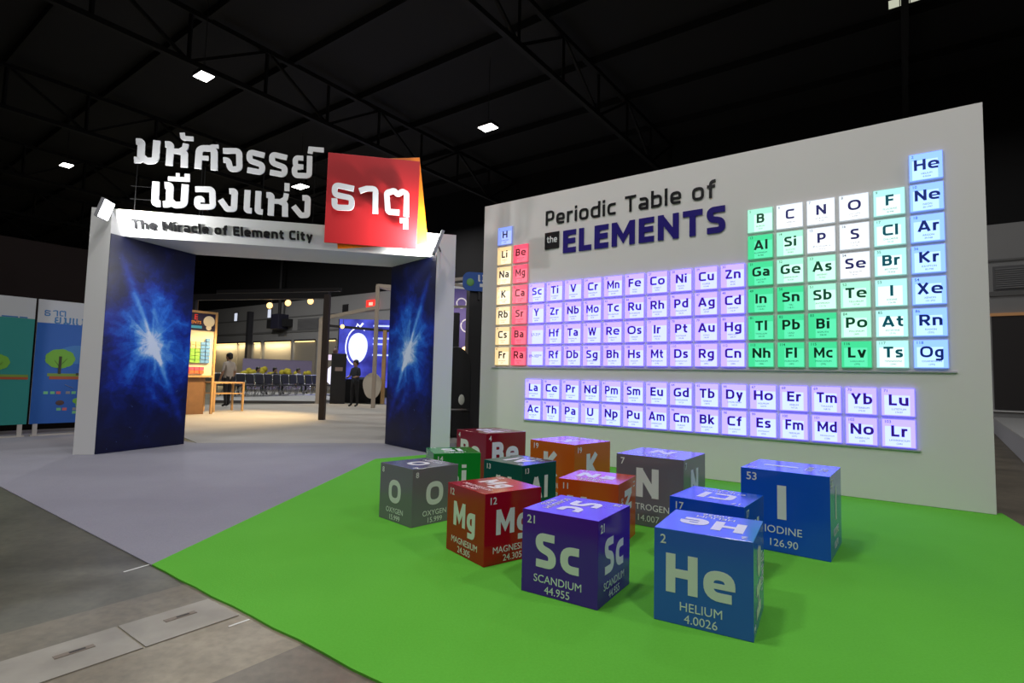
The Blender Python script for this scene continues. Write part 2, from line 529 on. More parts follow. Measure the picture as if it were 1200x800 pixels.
M_concrete = concrete_material()
M_green = carpet_material('green_carpet', (.110, .43, .038), (.140, .51, .055))
M_grey_carpet = carpet_material('grey_carpet', (.26, .255, .295), (.33, .325, .365))
M_inner = carpet_material('pale_carpet', (.34, .325, .31), (.42, .40, .385))
M_white = mat('white_board', (.74, .74, .71), .55, .3, bump=(1.5, .03))
M_wall = mat('display_wall_paint', (.80, .775, .755), .5, .35, bump=(.8, .03))
M_black = mat('black_paint', (.012, .012, .014), .5)
M_dark = mat('dark_metal', (.03, .03, .033), .5, .4)
M_letter = mat('white_letter', (.80, .81, .82), .45, .3)
M_ink = mat('black_letter', (.012, .012, .013), .25, .5)
M_navy = mat('navy_letter', (.030, .020, .22), .15, .5, coat=.4)
M_red = mat('red_panel', (.50, .018, .022), .4, .4)
M_orange = mat('orange_panel', (.85, .22, .01), .4, .4)
M_wood = mat('pale_wood', (.55, .33, .14), .5, bump=(9, .2))
M_wood_dark = mat('brown_board', (.23, .12, .055), .55, bump=(7, .15))
M_chrome = mat('chrome', (.7, .7, .72), .2, .5, 1)
M_lamp = mat('lamp_lens', (.9, .9, .9), .3, emit=(1.0, .98, .92), estr=9)
M_lamp_warm = mat('warm_lamp_lens', (.9, .8, .6), .3, emit=(1.0, .55, .18), estr=2.4)
M_roof = mat('roof_sheet', (.013, .013, .015), .8)
M_steel = mat('roof_steel', (.005, .005, .006), .7)
M_hall = mat('hall_wall_paint', (.36, .36, .365), .8, bump=(.5, .08))

# ------------------------------------------------------------------ setting: floor, hall walls, ceiling
fl = MB().box(-70, 70, -25, 75, -.3, 0).build('floor', M_concrete); tag(fl, kind='structure')

BACK = Vector((-9.7, 37.5, 0))
def on_back(s, z, off=0.0): return BACK + U * s - N * off + Z * z
HALLX = fs(U, N)
def hall_box(name, s0, s1, t0, t1, z0, z1, material, parent=None, base=BACK, bevel=0):
    Mx = Matrix.Translation(base) @ HALLX
    return MB().box(s0, s1, t0, t1, z0, z1, Mx).build(name, material, parent, bevel)

tag(hall_box('wall_back', -55, 52, .0, .4, 0, 6.85, M_hall), kind='structure')
tag(hall_box('wall_back_upper', -55, 52, .0, .4, 6.85, 12.6, mat('upper_void_dark', (.006, .006, .007), .9)), kind='structure')  # near-black colour stands for the unlit void above the grey wall
tag(hall_box('trim_1', -55, 52, -.06, 0, 4.35, 4.5, mat('trim_grey', (.2, .2, .2), .8)), kind='structure')
tag(hall_box('trim_2', -55, 52, -.05, 0, 5.55, 5.62, mat('trim_grey', (.2, .2, .2), .8)), kind='structure')
tag(hall_box('wall_left', -55.4, -55, -70, .4, 0, 12.6, M_roof), kind='structure')
tag(hall_box('wall_right', 52, 52.4, -70, .4, 0, 12.6, M_roof), kind='structure')
tag(hall_box('wall_front', -55, 52, -70.4, -70, 0, 12.6, M_roof), kind='structure')
tag(hall_box('ceiling', -55, 52, -70, .4, 12.6, 12.8, M_roof), kind='structure')

# roof trusses run along N, purlins along U
def truss(s):
    b = MB(); top, bot = 12.3, 10.7
    P = lambda t, z: BACK + U * s - N * t + Z * z
    b.bar(P(0, bot), P(60, bot), .16); b.bar(P(0, top), P(60, top), .16)
    k = 24
    for i in range(k):
        t0, t1 = i * 60 / k, (i + 1) * 60 / k
        b.bar(P(t0, bot), P(t0, top), .09)
        b.bar(P(t0, bot if i % 2 else top), P(t1, top if i % 2 else bot), .09)
    o = b.build('roof_truss', M_steel)
    return o
TR = {-42: 'far left', -33: 'left', -24: 'left of the lamps', -15: 'centre left', -6: 'centre', 3: 'above the portal sign', 12: 'above the display wall', 21: 'right', 30: 'far right'}
for s in TR:
    tag(truss(s), 'dark steel roof truss spanning the hall ceiling', 'truss', 'roof trusses')
for i in range(20):
    t = 2 + i * 3.0
    Mx = Matrix.Translation(BACK) @ HALLX
    o = MB().box(-55, 52, -t - .07, -t + .07, 12.32, 12.6, Mx).build('roof_purlin', M_steel)
    tag(o, 'dark purlin crossing under the roof sheets', 'purlin', 'roof purlins')

def ceiling_lamp(x, y, z, warm=False, label='', size=(.5, .3)):
    r = empty('ceiling_lamp', (x, y, z), -.626, label, 'lamp')
    w, d = size
    MB().box(-w / 2, w / 2, -d / 2, d / 2, 0.02, .14).build('housing', M_dark, r, .01)
    MB().box(-w / 2 + .02, w / 2 - .02, -d / 2 + .02, d / 2 - .02, 0, .03).build('lens', M_lamp_warm if warm else M_lamp, r)
    MB().tube([(0, 0, .14), (0, 0, 12.6 - z)], .012, 6).build('drop_rod', M_dark, r)
    l = area_light('ceiling_lamp_light', (x, y, z - .06), (x, y, 0), 260, .4, (.97, 1, .94))
    return r
ceiling_lamp(-9.49, 15.9, 10.0, label='brightest white high bay lamp above the left end of the portal sign', size=(.55, .42))
ceiling_lamp(-1.03, 18.83, 10.0, label='white high bay lamp between the red square sign and the display wall', size=(.62, .45))
ceiling_lamp(-19.76, 23.42, 10.0, label='small white high bay lamp far left above the info boards', size=(.6, .4))
ceiling_lamp(-10.26, 25.45, 10.0, label='white high bay lamp seen between the second row of sign letters', size=(.75, .5))
r = empty('ceiling_lamp', (10.05, 13.6, 11.25), -.626, 'dim gridded lamp panel high in the upper right ceiling', 'lamp')
MB().box(-.35, .35, -.2, .2, 0, .1).build('lens', mat('dim_lens', (.5, .5, .4), .5, emit=(.62, .64, .5), estr=.8), r)
MB().box(-.37, .37, -.22, -.2, -.01, .12).box(-.37, .37, .2, .22, -.01, .12).box(-.12, -.1, -.2, .2, -.01, 0).box(.1, .12, -.2, .2, -.01, 0).build('frame', M_dark, r)
MB().tube([(0, 0, .1), (0, 0, 1.4)], .012, 6).build('drop_rod', M_dark, r)

for x, y, w in ((-13, 28, 480), (-22, 34, 420), (-5, 30, 260), (-4, 14.5, 60), (14, 15, 70)):  # extra overhead lights without fixtures, added to brighten the hall further back
    area_light('hall_overhead_light', (x, y, 10.2), (x, y, 0), w, .9, (1, .97, .93))

# ------------------------------------------------------------------ carpets
def slab(name, poly, z0, z1, material, label, cat='carpet'):
    o = MB().prism(poly, z0, z1).build(name, material)
    return tag(o, label, cat)
PORTAL_A = Vector((-5.512, 7.33, 0))
PANG = 0.20322
PS = Vector((math.cos(PANG), math.sin(PANG), 0)); PT = Vector((-PS.y, PS.x, 0))
def port(s, t, z=0): return PORTAL_A + PS * s + PT * t + Z * z
p2 = lambda v: (v.x, v.y)
G0, G1 = Vector((-2.087, 3.293, 0)), Vector((-1.827, 7.545, 0))
random.seed(3)
front = []
for i in range(26):   # slightly wavy cut edge along the front
    t = i / 25
    q = G0 + Vector((.8103, -.586, 0)) * (t * 4.6)
    front.append((q.x + random.uniform(-.006, .006), q.y + random.uniform(-.008, .008)))
front[0] = p2(G0)
green = front + [(3.3, .9), (4.62, 5.14), (4.9, 5.6), (4.476 + .1, 5.079 + .14), (-.6, 8.80), (-.9, 8.27), p2(G1)]
green = front + [(3.95, 3.9), (4.60, 5.17), (4.476 + .03, 5.079 + .05), (-.47, 8.70), (-1.05, 8.20), p2(G1)]
slab('carpet', green, 0, .010, M_green, 'bright green carpet under the element cubes and display wall')
grey = [p2(G0), p2(G1), (-1.05, 8.20), (-.8, 8.5), (-.95, 9.55), (-4.95, 8.75), (-8.0, 10.6), (-13, 12.5), (-13.5, 11.55)]
slab('carpet', grey, 0, .007, M_grey_carpet, 'grey carpet leading up to and through the entrance portal')
inner = [(-4.97, 8.77), (-.93, 9.57), (.6, 10.2), (2.0, 20), (-6.6, 21.6), (-10.6, 18.3), (-12, 16.5)]
slab('carpet', inner, 0, .006, M_inner, 'pale beige carpet inside the exhibition beyond the portal')

# floor trench covers with lifting slots, and tape marks
def trench_cover(name, n0, n1, label, slot):
    r = empty(name, (0, 0, 0), 0, label, 'floor cover')
    P = lambda v, nn: (U * v + N * nn)
    v0, v1 = -2.885, -2.585
    MB().prism([p2(P(v0, n0)), p2(P(v1, n0)), p2(P(v1, n1)), p2(P(v0, n1))], 0.0002, .004).build('slab', mat('cover_slab', (.31, .285, .235), .45, bump=(5, .45)), r)
    a, b = Vector(slot), Vector(slot) + N * .085
    o = MB().bar(a - N * .05 + Z * .0045, b + Z * .0045, .03, .003).build('lifting_slot', mat('slot_metal', (.2, .16, .12), .5), r)
    MB().bar(a + N * .0 + Z * .0055, b - N * .03 + Z * .0055, .012, .003).build('slot_hole', M_black, o)
    return r
trench_cover('trench_cover', .35, 1.02, 'nearer concrete trench cover with slotted lifting point by bottom left corner', (-1.755, 2.28, 0))
trench_cover('trench_cover', 1.03, 1.42, 'further concrete trench cover with slotted lifting point beside the green carpet', (-1.53, 2.62, 0))
for a, b, w, c, lab in [((-2.178, 3.188), (-2.115, 3.318), .012, (.8, .8, .75), 'white tape mark on the floor at the carpet corner'),
                     ((-1.252, 2.553), (-1.195, 2.63), .012, (.85, .85, .8), 'white tape mark on the floor near the green carpet edge')]:
    o = MB().bar((*a, .0075), (*b, .0075), w, .001).build('tape_strip', mat('tape_white', c, .6)); tag(o, lab, 'tape')
    o.location.z = -.0068

# ------------------------------------------------------------------ big display wall with the periodic table
WA = -0.62614
WR = Vector((4.476, 5.079, 0)); WL = 6.131; WH = 3.916
WU = Vector((math.cos(WA), math.sin(WA), 0)); WN = Vector((-WU.y, WU.x, 0))   # WN points behind the wall
W0 = WR - WU * WL
wall = empty('display_wall', W0, WA, 'tall pale grey freestanding wall carrying the lit periodic table', 'display wall')
MB().box(0, WL, 0, .6, .012, WH).build('panel', M_wall, wall, .004)
MB().box(.235, 5.88, -.018, 0, 1.306, 1.318).box(.86, 5.585, -.018, 0, .532, .544).build('ledge', mat('ledge_grey', (.5, .48, .55), .5), wall)
MB().box(0.02, WL - .02, .02, .58, .0, .012).build('shadow_gap', M_black, wall)

title = empty('wall_title', W0 + WU * 1.18 + Z * 2.97, WA, 'raised title lettering on the display wall reading Periodic Table of the ELEMENTS', 'sign')
write_line('Periodic Table of', 0.0, 2.455, .452, .218, .145, -.016, -.001, M_ink, title, gap=.155)
write_line('ELEMENTS', .303, 2.575, .004, .328, .225, -.018, -.001, M_navy, title, gap=.125)
bd = MB().box(-.005, .238, -.018, -.001, .094, .342).build('badge', M_ink, title, .002)
for ch, S in [(c, s) for c, s in set_line('the', .15, .14)[0]]:
    T = [([(.035 + px * .092, .185 + pz * .095) for px, pz in pts], r * .09, .016) for pts, r, w in S]
    link_mesh('letter', stroke_mesh(T, -.021, -.018), M_letter, bd)['label'] = 'white letter of the word the'

ELEMENTS = """H Hydrogen 1.008|He Helium 4.0026|Li Lithium 6.94|Be Beryllium 9.0122|B Boron 10.81|C Carbon 12.011|N Nitrogen 14.007|O Oxygen 15.999|F Fluorine 18.998|Ne Neon 20.1797|Na Sodium 22.990|Mg Magnesium 24.305|Al Aluminium 26.982|Si Silicon 28.085|P Phosphorus 30.974|S Sulfur 32.06|Cl Chlorine 35.45|Ar Argon 39.948|K Potassium 39.098|Ca Calcium 40.078|Sc Scandium 44.955|Ti Titanium 47.867|V Vanadium 50.942|Cr Chromium 51.996|Mn Manganese 54.938|Fe Iron 55.845|Co Cobalt 58.933|Ni Nickel 58.693|Cu Copper 63.546|Zn Zinc 65.38|Ga Gallium 69.723|Ge Germanium 72.630|As Arsenic 74.922|Se Selenium 78.971|Br Bromine 79.904|Kr Krypton 83.798|Rb Rubidium 85.468|Sr Strontium 87.62|Y Yttrium 88.906|Zr Zirconium 91.224|Nb Niobium 92.906|Mo Molybdenum 95.95|Tc Technetium (98)|Ru Ruthenium 101.07|Rh Rhodium 102.91|Pd Palladium 106.42|Ag Silver 107.87|Cd Cadmium 112.41|In Indium 114.82|Sn Tin 118.71|Sb Antimony 121.76|Te Tellurium 127.60|I Iodine 126.90|Xe Xenon 131.293|Cs Caesium 132.91|Ba Barium 137.33|La Lanthanum 138.91|Ce Cerium 140.12|Pr Praseodymium 140.91|Nd Neodymium 144.24|Pm Promethium (145)|Sm Samarium 150.36|Eu Europium 151.96|Gd Gadolinium 157.25|Tb Terbium 158.93|Dy Dysprosium 162.50|Ho Holmium 164.93|Er Erbium 167.26|Tm Thulium 168.93|Yb Ytterbium 173.05|Lu Lutetium 174.97|Hf Hafnium 178.49|Ta Tantalum 180.95|W Tungsten 183.84|Re Rhenium 186.21|Os Osmium 190.23|Ir Iridium 192.22|Pt Platinum 195.08|Au Gold 196.97|Hg Mercury 200.59|Tl Thallium 204.38|Pb Lead 207.2|Bi Bismuth 208.98|Po Polonium (209)|At Astatine (210)|Rn Radon (222)|Fr Francium (223)|Ra Radium (226)|Ac Actinium (227)|Th Thorium 232.04|Pa Protactinium 231.04|U Uranium 238.03|Np Neptunium (237)|Pu Plutonium (244)|Am Americium (243)|Cm Curium (247)|Bk Berkelium (247)|Cf Californium (251)|Es Einsteinium (252)|Fm Fermium (257)|Md Mendelevium (258)|No Nobelium (259)|Lr Lawrencium (266)|Rf Rutherfordium (267)|Db Dubnium (268)|Sg Seaborgium (269)|Bh Bohrium (270)|Hs Hassium (277)|Mt Meitnerium (278)|Ds Darmstadtium (281)|Rg Roentgenium (282)|Cn Copernicium (285)|Nh Nihonium (286)|Fl Flerovium (289)|Mc Moscovium (290)|Lv Livermorium (293)|Ts Tennessine (294)|Og Oganesson (294)""".split('|')
EL = {}
for i, t in enumerate(ELEMENTS):
    a = t.split(); EL[a[0]] = (i + 1, a[1].upper(), a[2])

TW, TH, TD = .274, .281, .030
CP, RP = .3083, .3133          # column and row pitch
C0, R0 = .305, 3.508           # left edge of column 1, top of row 1
# colour of the lit face, of the light panel seen inside it, of the symbol
KINDS = {
    'hyd':  ('blue',         (.26, .40, 1.25), (.45, .60, 1.5), (.02, .02, .06)),
    'alk':  ('cream',        (1.05, .74, .34), (1.3, 1.08, .66), (.035, .015, .012)),
    'ear':  ('pink red',     (1.25, .055, .15), (1.45, .16, .26), (.22, .004, .02)),
    'tra':  ('lavender',     (.68, .49, 4.4), (.74, .83, 4.4), (.12, .012, .66)),
    'met':  ('deep green',   (.03, .76, .31), (.10, .92, .48), (.0, .05, .02)),
    'loi':  ('mint',         (.42, 1.05, .76), (.72, 1.25, 1.0), (.0, .13, .06)),
    'non':  ('white',        (.95, 1.05, 1.15), (1.2, 1.25, 1.3), (.05, .05, .32)),
    'hal':  ('pale aqua',    (.50, 1.05, .98), (.95, 1.25, 1.2), (.0, .20, .30)),
    'nob':  ('light blue',   (.34, .66, 2.0), (.62, .98, 2.2), (.012, .045, .42)),
    'lan':  ('pale lavender', (.64, .51, 4.2), (.72, .88, 4.2), (.10, .012, .62)),
}
def tile_mats(k):
    nm, a, b, t = KINDS[k]
    return (mat('tile_face_' + k, (.1, .1, .1), .3, emit=a, estr=EM), mat('tile_glow_' + k, (.1, .1, .1), .3, emit=b, estr=EM),
            mat('tile_side_' + k, (.3, .3, .3), .4, emit=tuple(c * .35 for c in a), estr=EM), mat('tile_ink_' + k, t, .4),
            mat('tile_print_' + k, tuple(.25 * c + .25 * min(1, q) for c, q in zip(t, a)), .5))
EM = 1.0
body_me = MB().box(0, TW, -TD, -.0005, 0, TH).mesh('light_box', .002)
face_me = MB().box(.006, TW - .006, -TD - .002, -TD + .001, .006, TH - .006).mesh('face')
glowL = MB().box(TW * .27, TW - .008, -TD - .0028, -TD - .001, .008, TH * .74).mesh('light_panel')
glowR = MB().box(TW * .10, TW * .85, -TD - .0028, -TD - .001, .012, TH * .74).mesh('light_panel')
_tile_shared = {}
ROWNAME = ['top', 'second', 'third', 'fourth', 'fifth', 'sixth', 'bottom']
tile_count = 0
def copy_mesh_with(me, material):
    k = (me.name, material.name)
    if k not in _tile_shared:
        c = me.copy(); c.materials.clear(); c.materials.append(material); _tile_shared[k] = c
    return _tile_shared[k]

def tile(sym, s, ztop, kind, w=TW, label=None, right=False):
    fm, gm, sm, im, pm = tile_mats(kind)
    if sym in EL:
        num, nm, wt = EL[sym]
        lab = label or '%s backlit element tile reading %s on the display wall' % (KINDS[kind][0], sym)
    else:
        lab = label
    r = empty('element_tile', W0 + WU * s + Z * (ztop - TH), WA, lab, 'element tile', 'backlit element tiles')
    sc = w / TW
    link_mesh('light_box', copy_mesh_with(body_me, sm), None, r).scale.x = sc
    f = link_mesh('face', copy_mesh_with(face_me, fm), None, r); f.scale.x = sc
    g = link_mesh('light_panel', copy_mesh_with(glowR if right else glowL, gm), None, r); g.scale.x = sc
    Mf = Matrix.Translation((w / 2, -TD - .0034, TH / 2)) @ fs(Vector((1, 0, 0)), Vector((0, 0, 1)))
    if sym in EL:
        link_mesh('symbol', merge([(bold_mesh(sym, .110, .195, .0006), Mf @ Matrix.Translation((.006, -.034, 0)) @ Matrix.Diagonal((1.0 if sym in ('Mg', 'Mn', 'Mo', 'Mt', 'Mc', 'Md', 'Og', 'Am', 'Cm', 'Fm', 'Pm', 'Sm', 'Tm', 'W') else 1.17, 1, 1, 1)))]), im, r)
        small = [(text_mesh(str(num), .040, .004, .0004, 'LEFT'), Mf @ Matrix.Translation((-w * .42, TH * .35, 0))),
                 (text_mesh(nm, .026 if len(nm) < 11 else .020, .0, .0004), Mf @ Matrix.Translation((.006, -.080, 0))),
                 (text_mesh(wt, .024, .0, .0004), Mf @ Matrix.Translation((.006, -.110, 0)))]
        link_mesh('atomic_number', merge(small[:1]), pm, r)
        link_mesh('caption', merge(small[1:]), pm, r)
    else:
        link_mesh('small_print', merge([(text_mesh(sym, .06, .004, .0005), Mf @ Matrix.Translation((0, -.02, 0)))]), pm, r)

def kind_of(sym, c):
    if sym == 'H': return 'hyd'
    if c == 1: return 'alk'
    if c == 2: return 'ear'
    if c <= 12: return 'tra'
    if sym in 'Al Ga In Sn Tl Pb Bi Nh Fl Mc Lv'.split(): return 'met'
    if sym in 'B Si Ge As Sb Te Po'.split(): return 'loi'
    if sym in 'C N O P S Se'.split(): return 'non'
    if c == 17: return 'hal'
    return 'nob'
GRID = ['H' + ' -' * 16 + ' He', 'Li Be' + ' -' * 10 + ' B C N O F Ne', 'Na Mg' + ' -' * 10 + ' Al Si P S Cl Ar',
        'K Ca Sc Ti V Cr Mn Fe Co Ni Cu Zn Ga Ge As Se Br Kr', 'Rb Sr Y Zr Nb Mo Tc Ru Rh Pd Ag Cd In Sn Sb Te I Xe',
        'Cs Ba 57-71* Hf Ta W Re Os Ir Pt Au Hg Tl Pb Bi Po At Rn', 'Fr Ra 89-103** Rf Db Sg Bh Hs Mt Ds Rg Cn Nh Fl Mc Lv Ts Og']
for ri, row in enumerate(GRID):
    for ci, sym in enumerate(row.split()):
        if sym == '-': continue
        lab = None
        if '-' in sym:
            lab = 'lavender backlit tile with small figures %s left of %s on the display wall' % (sym.strip('*'), 'Hf' if ri == 5 else 'Rf')
        tile(sym, C0 + ci * CP, R0 - ri * RP, kind_of(sym, ci + 1), label=lab, right=ci > 14)
for ri, row in enumerate(['La Ce Pr Nd Pm Sm Eu Gd Tb Dy Ho Er Tm Yb Lu', 'Ac Th Pa U Np Pu Am Cm Bk Cf Es Fm Md No Lr']):
    for ci, sym in enumerate(row.split()):
        tile(sym, .891 + ci * .3128, 1.147 - ri * .309, 'lan', w=.280, right=ci > 10)

# ------------------------------------------------------------------ element cubes
S1, S2 = .4454, .557
#  symbol: corner x, y, angle, size, colour, [rotation of text on right face], top text: right/up axes
CUBES = [
 ('O',  -.7256, 4.1842, .7951, S1, (.185, .175, .205), 0, 'el', 'slate grey cube reading O Oxygen at the left end of the group'),
 ('Si', -.6929, 5.0617, .3076, S1, (.010, .27, .030), 0, 'er', 'green cube reading Si behind the grey oxygen cube'),
 ('Mg', -.1393, 3.3694, .6463, S1, (.42, .004, .010), 0, '-el', 'red cube reading Mg Magnesium left of the purple cube'),
 ('Be', -.2485, 5.8473, .6908, S2, (.25, .006, .022), 0, 'el', 'large dark red cube reading Be at the back left of the group'),
 ('Al', .1074, 4.4791, .8197, S1, (.004, .085, .065), 0, 'el', 'dark green cube reading Al in the middle of the group'),
 ('K',  .5949, 5.0398, .7745, S2, (.62, .12, .012), 0, 'el', 'large orange cube reading K at the back below the wall'),
 ('Na', .7498, 3.7734, 1.0866, S1, (.62, .085, .010), -1, '-el', 'orange cube reading 11 Na just behind the purple cube'),
 ('Sc', .4556, 2.7927, .9987, S1, (.075, .008, .34), 0, '-er', 'purple cube reading Sc Scandium at the front of the group'),
 ('N',  1.3358, 4.223, .9472, S2, (.165, .150, .185), 0, '-el', 'large dark grey cube reading N Nitrogen behind the orange cubes'),
 ('Cl', 1.3587, 3.1842, .9163, S1, (.007, .080, .60), 0, 'el', 'small blue cube reading 17 partly hidden behind the helium cube'),
 ('He', 1.1022, 2.4945, 1.0485, S1, (.035, .130, .60), 1, 'el', 'blue cube reading He Helium, nearest the camera'),
 ('I',  2.1053, 3.6242, .9193, S2, (.010, .095, .60), 0, 'er', 'large blue cube reading I Iodine at the right end of the group'),
]
M_cubetext = mat('cube_print', (.80, .80, .79), .4, .3)
def face_print(sym, S, big):
    num, nm, wt = EL[sym]
    W = S * .86
    f = S
    parts = []
    if big:   # large cubes: symbol, name and weight sit a little higher
        zn, zs, zm, zw, cap = .405, -.09, -.265, -.42, .41
    else:
        zn, zs, zm, zw, cap = .335, -.165, -.335, -.455, .405
    parts.append((text_mesh(str(num), .135 * f, .012, .0004, 'LEFT'), Matrix.Translation((-.435 * f, (zn if not big else .35) * f, 0))))
    size = cap / .727
    wide = {'Mg': 1.02, 'O': 1.0}.get(sym, 1.1)
    parts.append((bold_mesh(sym, (.345 if sym == 'Mg' else cap) * f, .225, .0005), Matrix.Translation((-.02 * f, (-.09 if sym == 'Mg' else zs) * f, 0)) @ Matrix.Diagonal((wide, 1, 1, 1))))
    nsz = .128 * (1 if len(nm) < 8 else .98)
    sx = min(1.0, .80 / (len(nm) * .0905))
    parts.append((text_mesh(nm, nsz * f, .0, .0004, 'CENTER', sx), Matrix.Translation((-.01 * f, zm * f, 0))))
    parts.append((text_mesh(wt, .125 * f, .0, .0004), Matrix.Translation((-.01 * f, zw * f, 0))))
    return parts
for sym, x, y, a, S, c, rotR, topd, lab in CUBES:
    er = Vector((math.cos(a), math.sin(a), 0)); el = Vector((-er.y, er.x, 0))
    ctr = Vector((x, y, 0)) + (er + el) * (S / 2)
    r = empty('element_cube', (ctr.x, ctr.y, .0102), a, lab, 'cube', 'printed element cubes')
    cm = mat('cube_' + sym, c, CUBE_ROUGH, .5)
    MB().box(-S / 2, S / 2, -S / 2, S / 2, 0, S - .0102).build('box', cm, r, .003)
    h = S / 2; zc = (S - .0102) / 2; e = .0007
    X, Y = Vector((1, 0, 0)), Vector((0, 1, 0))
    F1 = frame((-h - e, 0, zc), -Y, Z)
    F2 = frame((0, -h - e, zc), X, Z) @ Matrix.Rotation(rotR * math.pi / 2, 4, 'Z')
    rt = {'el': Y, '-el': -Y, 'er': X, '-er': -X}[topd]
    T = frame((0, 0, S - .0102 + e), rt, Z.cross(rt))
    big = S > .5
    for F in (F1, F2, T):
        P = face_print(sym, S, big)
        link_mesh('lettering', merge([(me, F @ Mx) for me, Mx in P]), M_cubetext, r)

# ------------------------------------------------------------------ entrance portal
HP, HS = 3.335, 2.995     # overall height, underside of the header
PWL, PWR, PW = .249, .285, 4.425
DJ, TJ = .683, 1.14
portal = empty('entrance_portal', PORTAL_A, PANG, 'white entrance portal with splayed galaxy print jambs', 'portal')
MB().prism([(-PWL, 0), (0, 0), (DJ, TJ), (-PWL, TJ)], .0072, HP).build('pillar', M_white, portal, .003)
MB().prism([(PW, 0), (PW + PWR, 0), (PW + PWR, TJ), (PW - DJ, TJ)], .0105, HP).build('pillar', M_white, portal, .003)
kf = .125
e = .0015
MB().hexa([(DJ * kf + e, TJ * kf, HS), (PW - DJ * kf - e, TJ * kf, HS), (PW - DJ - e, TJ, HS), (DJ + e, TJ, HS),
           (e, .002, HP), (PW - e, .002, HP), (PW - DJ - e, TJ, HP), (DJ + e, TJ, HP)]).build('header', M_white, portal)

def nebula_material(name, mirror, tint):
    mm = bpy.data.materials.new(name); mm.use_nodes = True
    nt = mm.node_tree; b = nt.nodes['Principled BSDF']; L = nt.links
    def nd(t, **kw):
        q = nt.nodes.new(t)
        for k, v in kw.items(): setattr(q, k, v)
        return q
    def mth(op, a, b_=None, c=None):
        q = nd('ShaderNodeMath', operation=op)
        for i, v in enumerate((a, b_, c)):
            if v is None: continue
            if isinstance(v, (int, float)): q.inputs[i].default_value = v
            else: L.new(v, q.inputs[i])
        return q.outputs[0]
    tc = nd('ShaderNodeTexCoord'); sep = nd('ShaderNodeSeparateXYZ'); L.new(tc.outputs['Object'], sep.inputs[0])
    x = mth('SUBTRACT', sep.outputs['X'], .70); z = mth('SUBTRACT', sep.outputs['Z'], 1.56)
    x0, z0 = x, z
    nw = nd('ShaderNodeTexNoise'); nw.inputs['Scale'].default_value = 2.6; nw.inputs['Detail'].default_value = 6; nw.inputs['Roughness'].default_value = .6
    L.new(tc.outputs['Object'], nw.inputs['Vector'])
    sw = nd('ShaderNodeSeparateColor'); L.new(nw.outputs['Color'], sw.inputs[0])
    x = mth('ADD', x, mth('MULTIPLY', mth('SUBTRACT', sw.outputs[0], .5), .55)); z = mth('ADD', z, mth('MULTIPLY', mth('SUBTRACT', sw.outputs[1], .5), .55))
    cmb = nd('ShaderNodeCombineXYZ'); L.new(x, cmb.inputs[0]); L.new(z, cmb.inputs[1])
    rad = mth('SQRT', mth('ADD', mth('MULTIPLY', x, x), mth('MULTIPLY', mth('MULTIPLY', z, z), .55)))
    ang = mth('ARCTAN2', z0, x0)
    # streaky rays: noise stretched along the radius
    pol = nd('ShaderNodeCombineXYZ'); L.new(mth('MULTIPLY', mth('COSINE', ang), 3.2), pol.inputs[0]); L.new(mth('MULTIPLY', mth('SINE', ang), 3.2), pol.inputs[1]); L.new(mth('MULTIPLY', rad, .8), pol.inputs[2])
    n1 = nd('ShaderNodeTexNoise'); n1.inputs['Scale'].default_value = 1.5; n1.inputs['Detail'].default_value = 8; n1.inputs['Roughness'].default_value = .68
    L.new(pol.outputs[0], n1.inputs['Vector'])
    n2 = nd('ShaderNodeTexNoise'); n2.inputs['Scale'].default_value = 2.3; n2.inputs['Detail'].default_value = 9; n2.inputs['Roughness'].default_value = .62
    L.new(cmb.outputs[0], n2.inputs['Vector'])
    core = mth('POWER', 2.718, mth('MULTIPLY', mth('MULTIPLY', rad, rad), -42.0))
    halo = mth('POWER', 2.718, mth('MULTIPLY', mth('MULTIPLY', rad, rad), -4.6))
    wide = mth('POWER', 2.718, mth('MULTIPLY', mth('MULTIPLY', rad, rad), -2.2))
    rays = mth('MULTIPLY', halo, mth('POWER', mth('MULTIPLY', n1.outputs['Fac'], 1.6), 2.4))
    cloud = mth('MULTIPLY', wide, mth('POWER', mth('MULTIPLY', n2.outputs['Fac'], 1.6), 3.2))
    # the diagonal jet through the core: q is the distance across it, p the distance along it
    ca, sa = math.cos(math.radians(-65)), math.sin(math.radians(-65))
    p = mth('ADD', mth('MULTIPLY', x0, ca), mth('MULTIPLY', z0, sa)); q = mth('SUBTRACT', mth('MULTIPLY', z0, ca), mth('MULTIPLY', x0, sa))
    wj = mth('ADD', .022, mth('MULTIPLY', mth('ABSOLUTE', p), .035))
    jet = mth('POWER', 2.718, mth('MULTIPLY', mth('POWER', mth('DIVIDE', q, wj), 2.0), -1.0))
    jet = mth('MULTIPLY', jet, mth('POWER', 2.718, mth('MULTIPLY', mth('MULTIPLY', p, p), -1.5)))
    val = mth('ADD', mth('ADD', mth('MULTIPLY', core, .62), mth('MULTIPLY', rays, .34)), mth('ADD', mth('MULTIPLY', cloud, .62), mth('MULTIPLY', jet, mth('MULTIPLY', n2.outputs['Fac'], .85))))
    rp = nd('ShaderNodeValToRGB'); e = rp.color_ramp.elements
    e[0].position = 0; e[0].color = (.003, .004, .022, 1)
    e[1].position = 1; e[1].color = (.70, .80, .95, 1)
    for ps, c in ((.07, (.004, .009, .075)), (.20, (.006, .028, .30)), (.40, (.015, .13, .62)), (.66, (.12, .36, .78))):
        k = e.new(ps); k.color = (*c, 1)
    L.new(val, rp.inputs['Fac'])
    # a few stars
    vo = nd('ShaderNodeTexVoronoi'); vo.inputs['Scale'].default_value = 7.0; L.new(cmb.outputs[0], vo.inputs['Vector'])
    st = mth('LESS_THAN', vo.outputs['Distance'], .035)
    mx = nd('ShaderNodeMix', data_type='RGBA'); L.new(mth('MULTIPLY', st, .55), mx.inputs['Factor'])
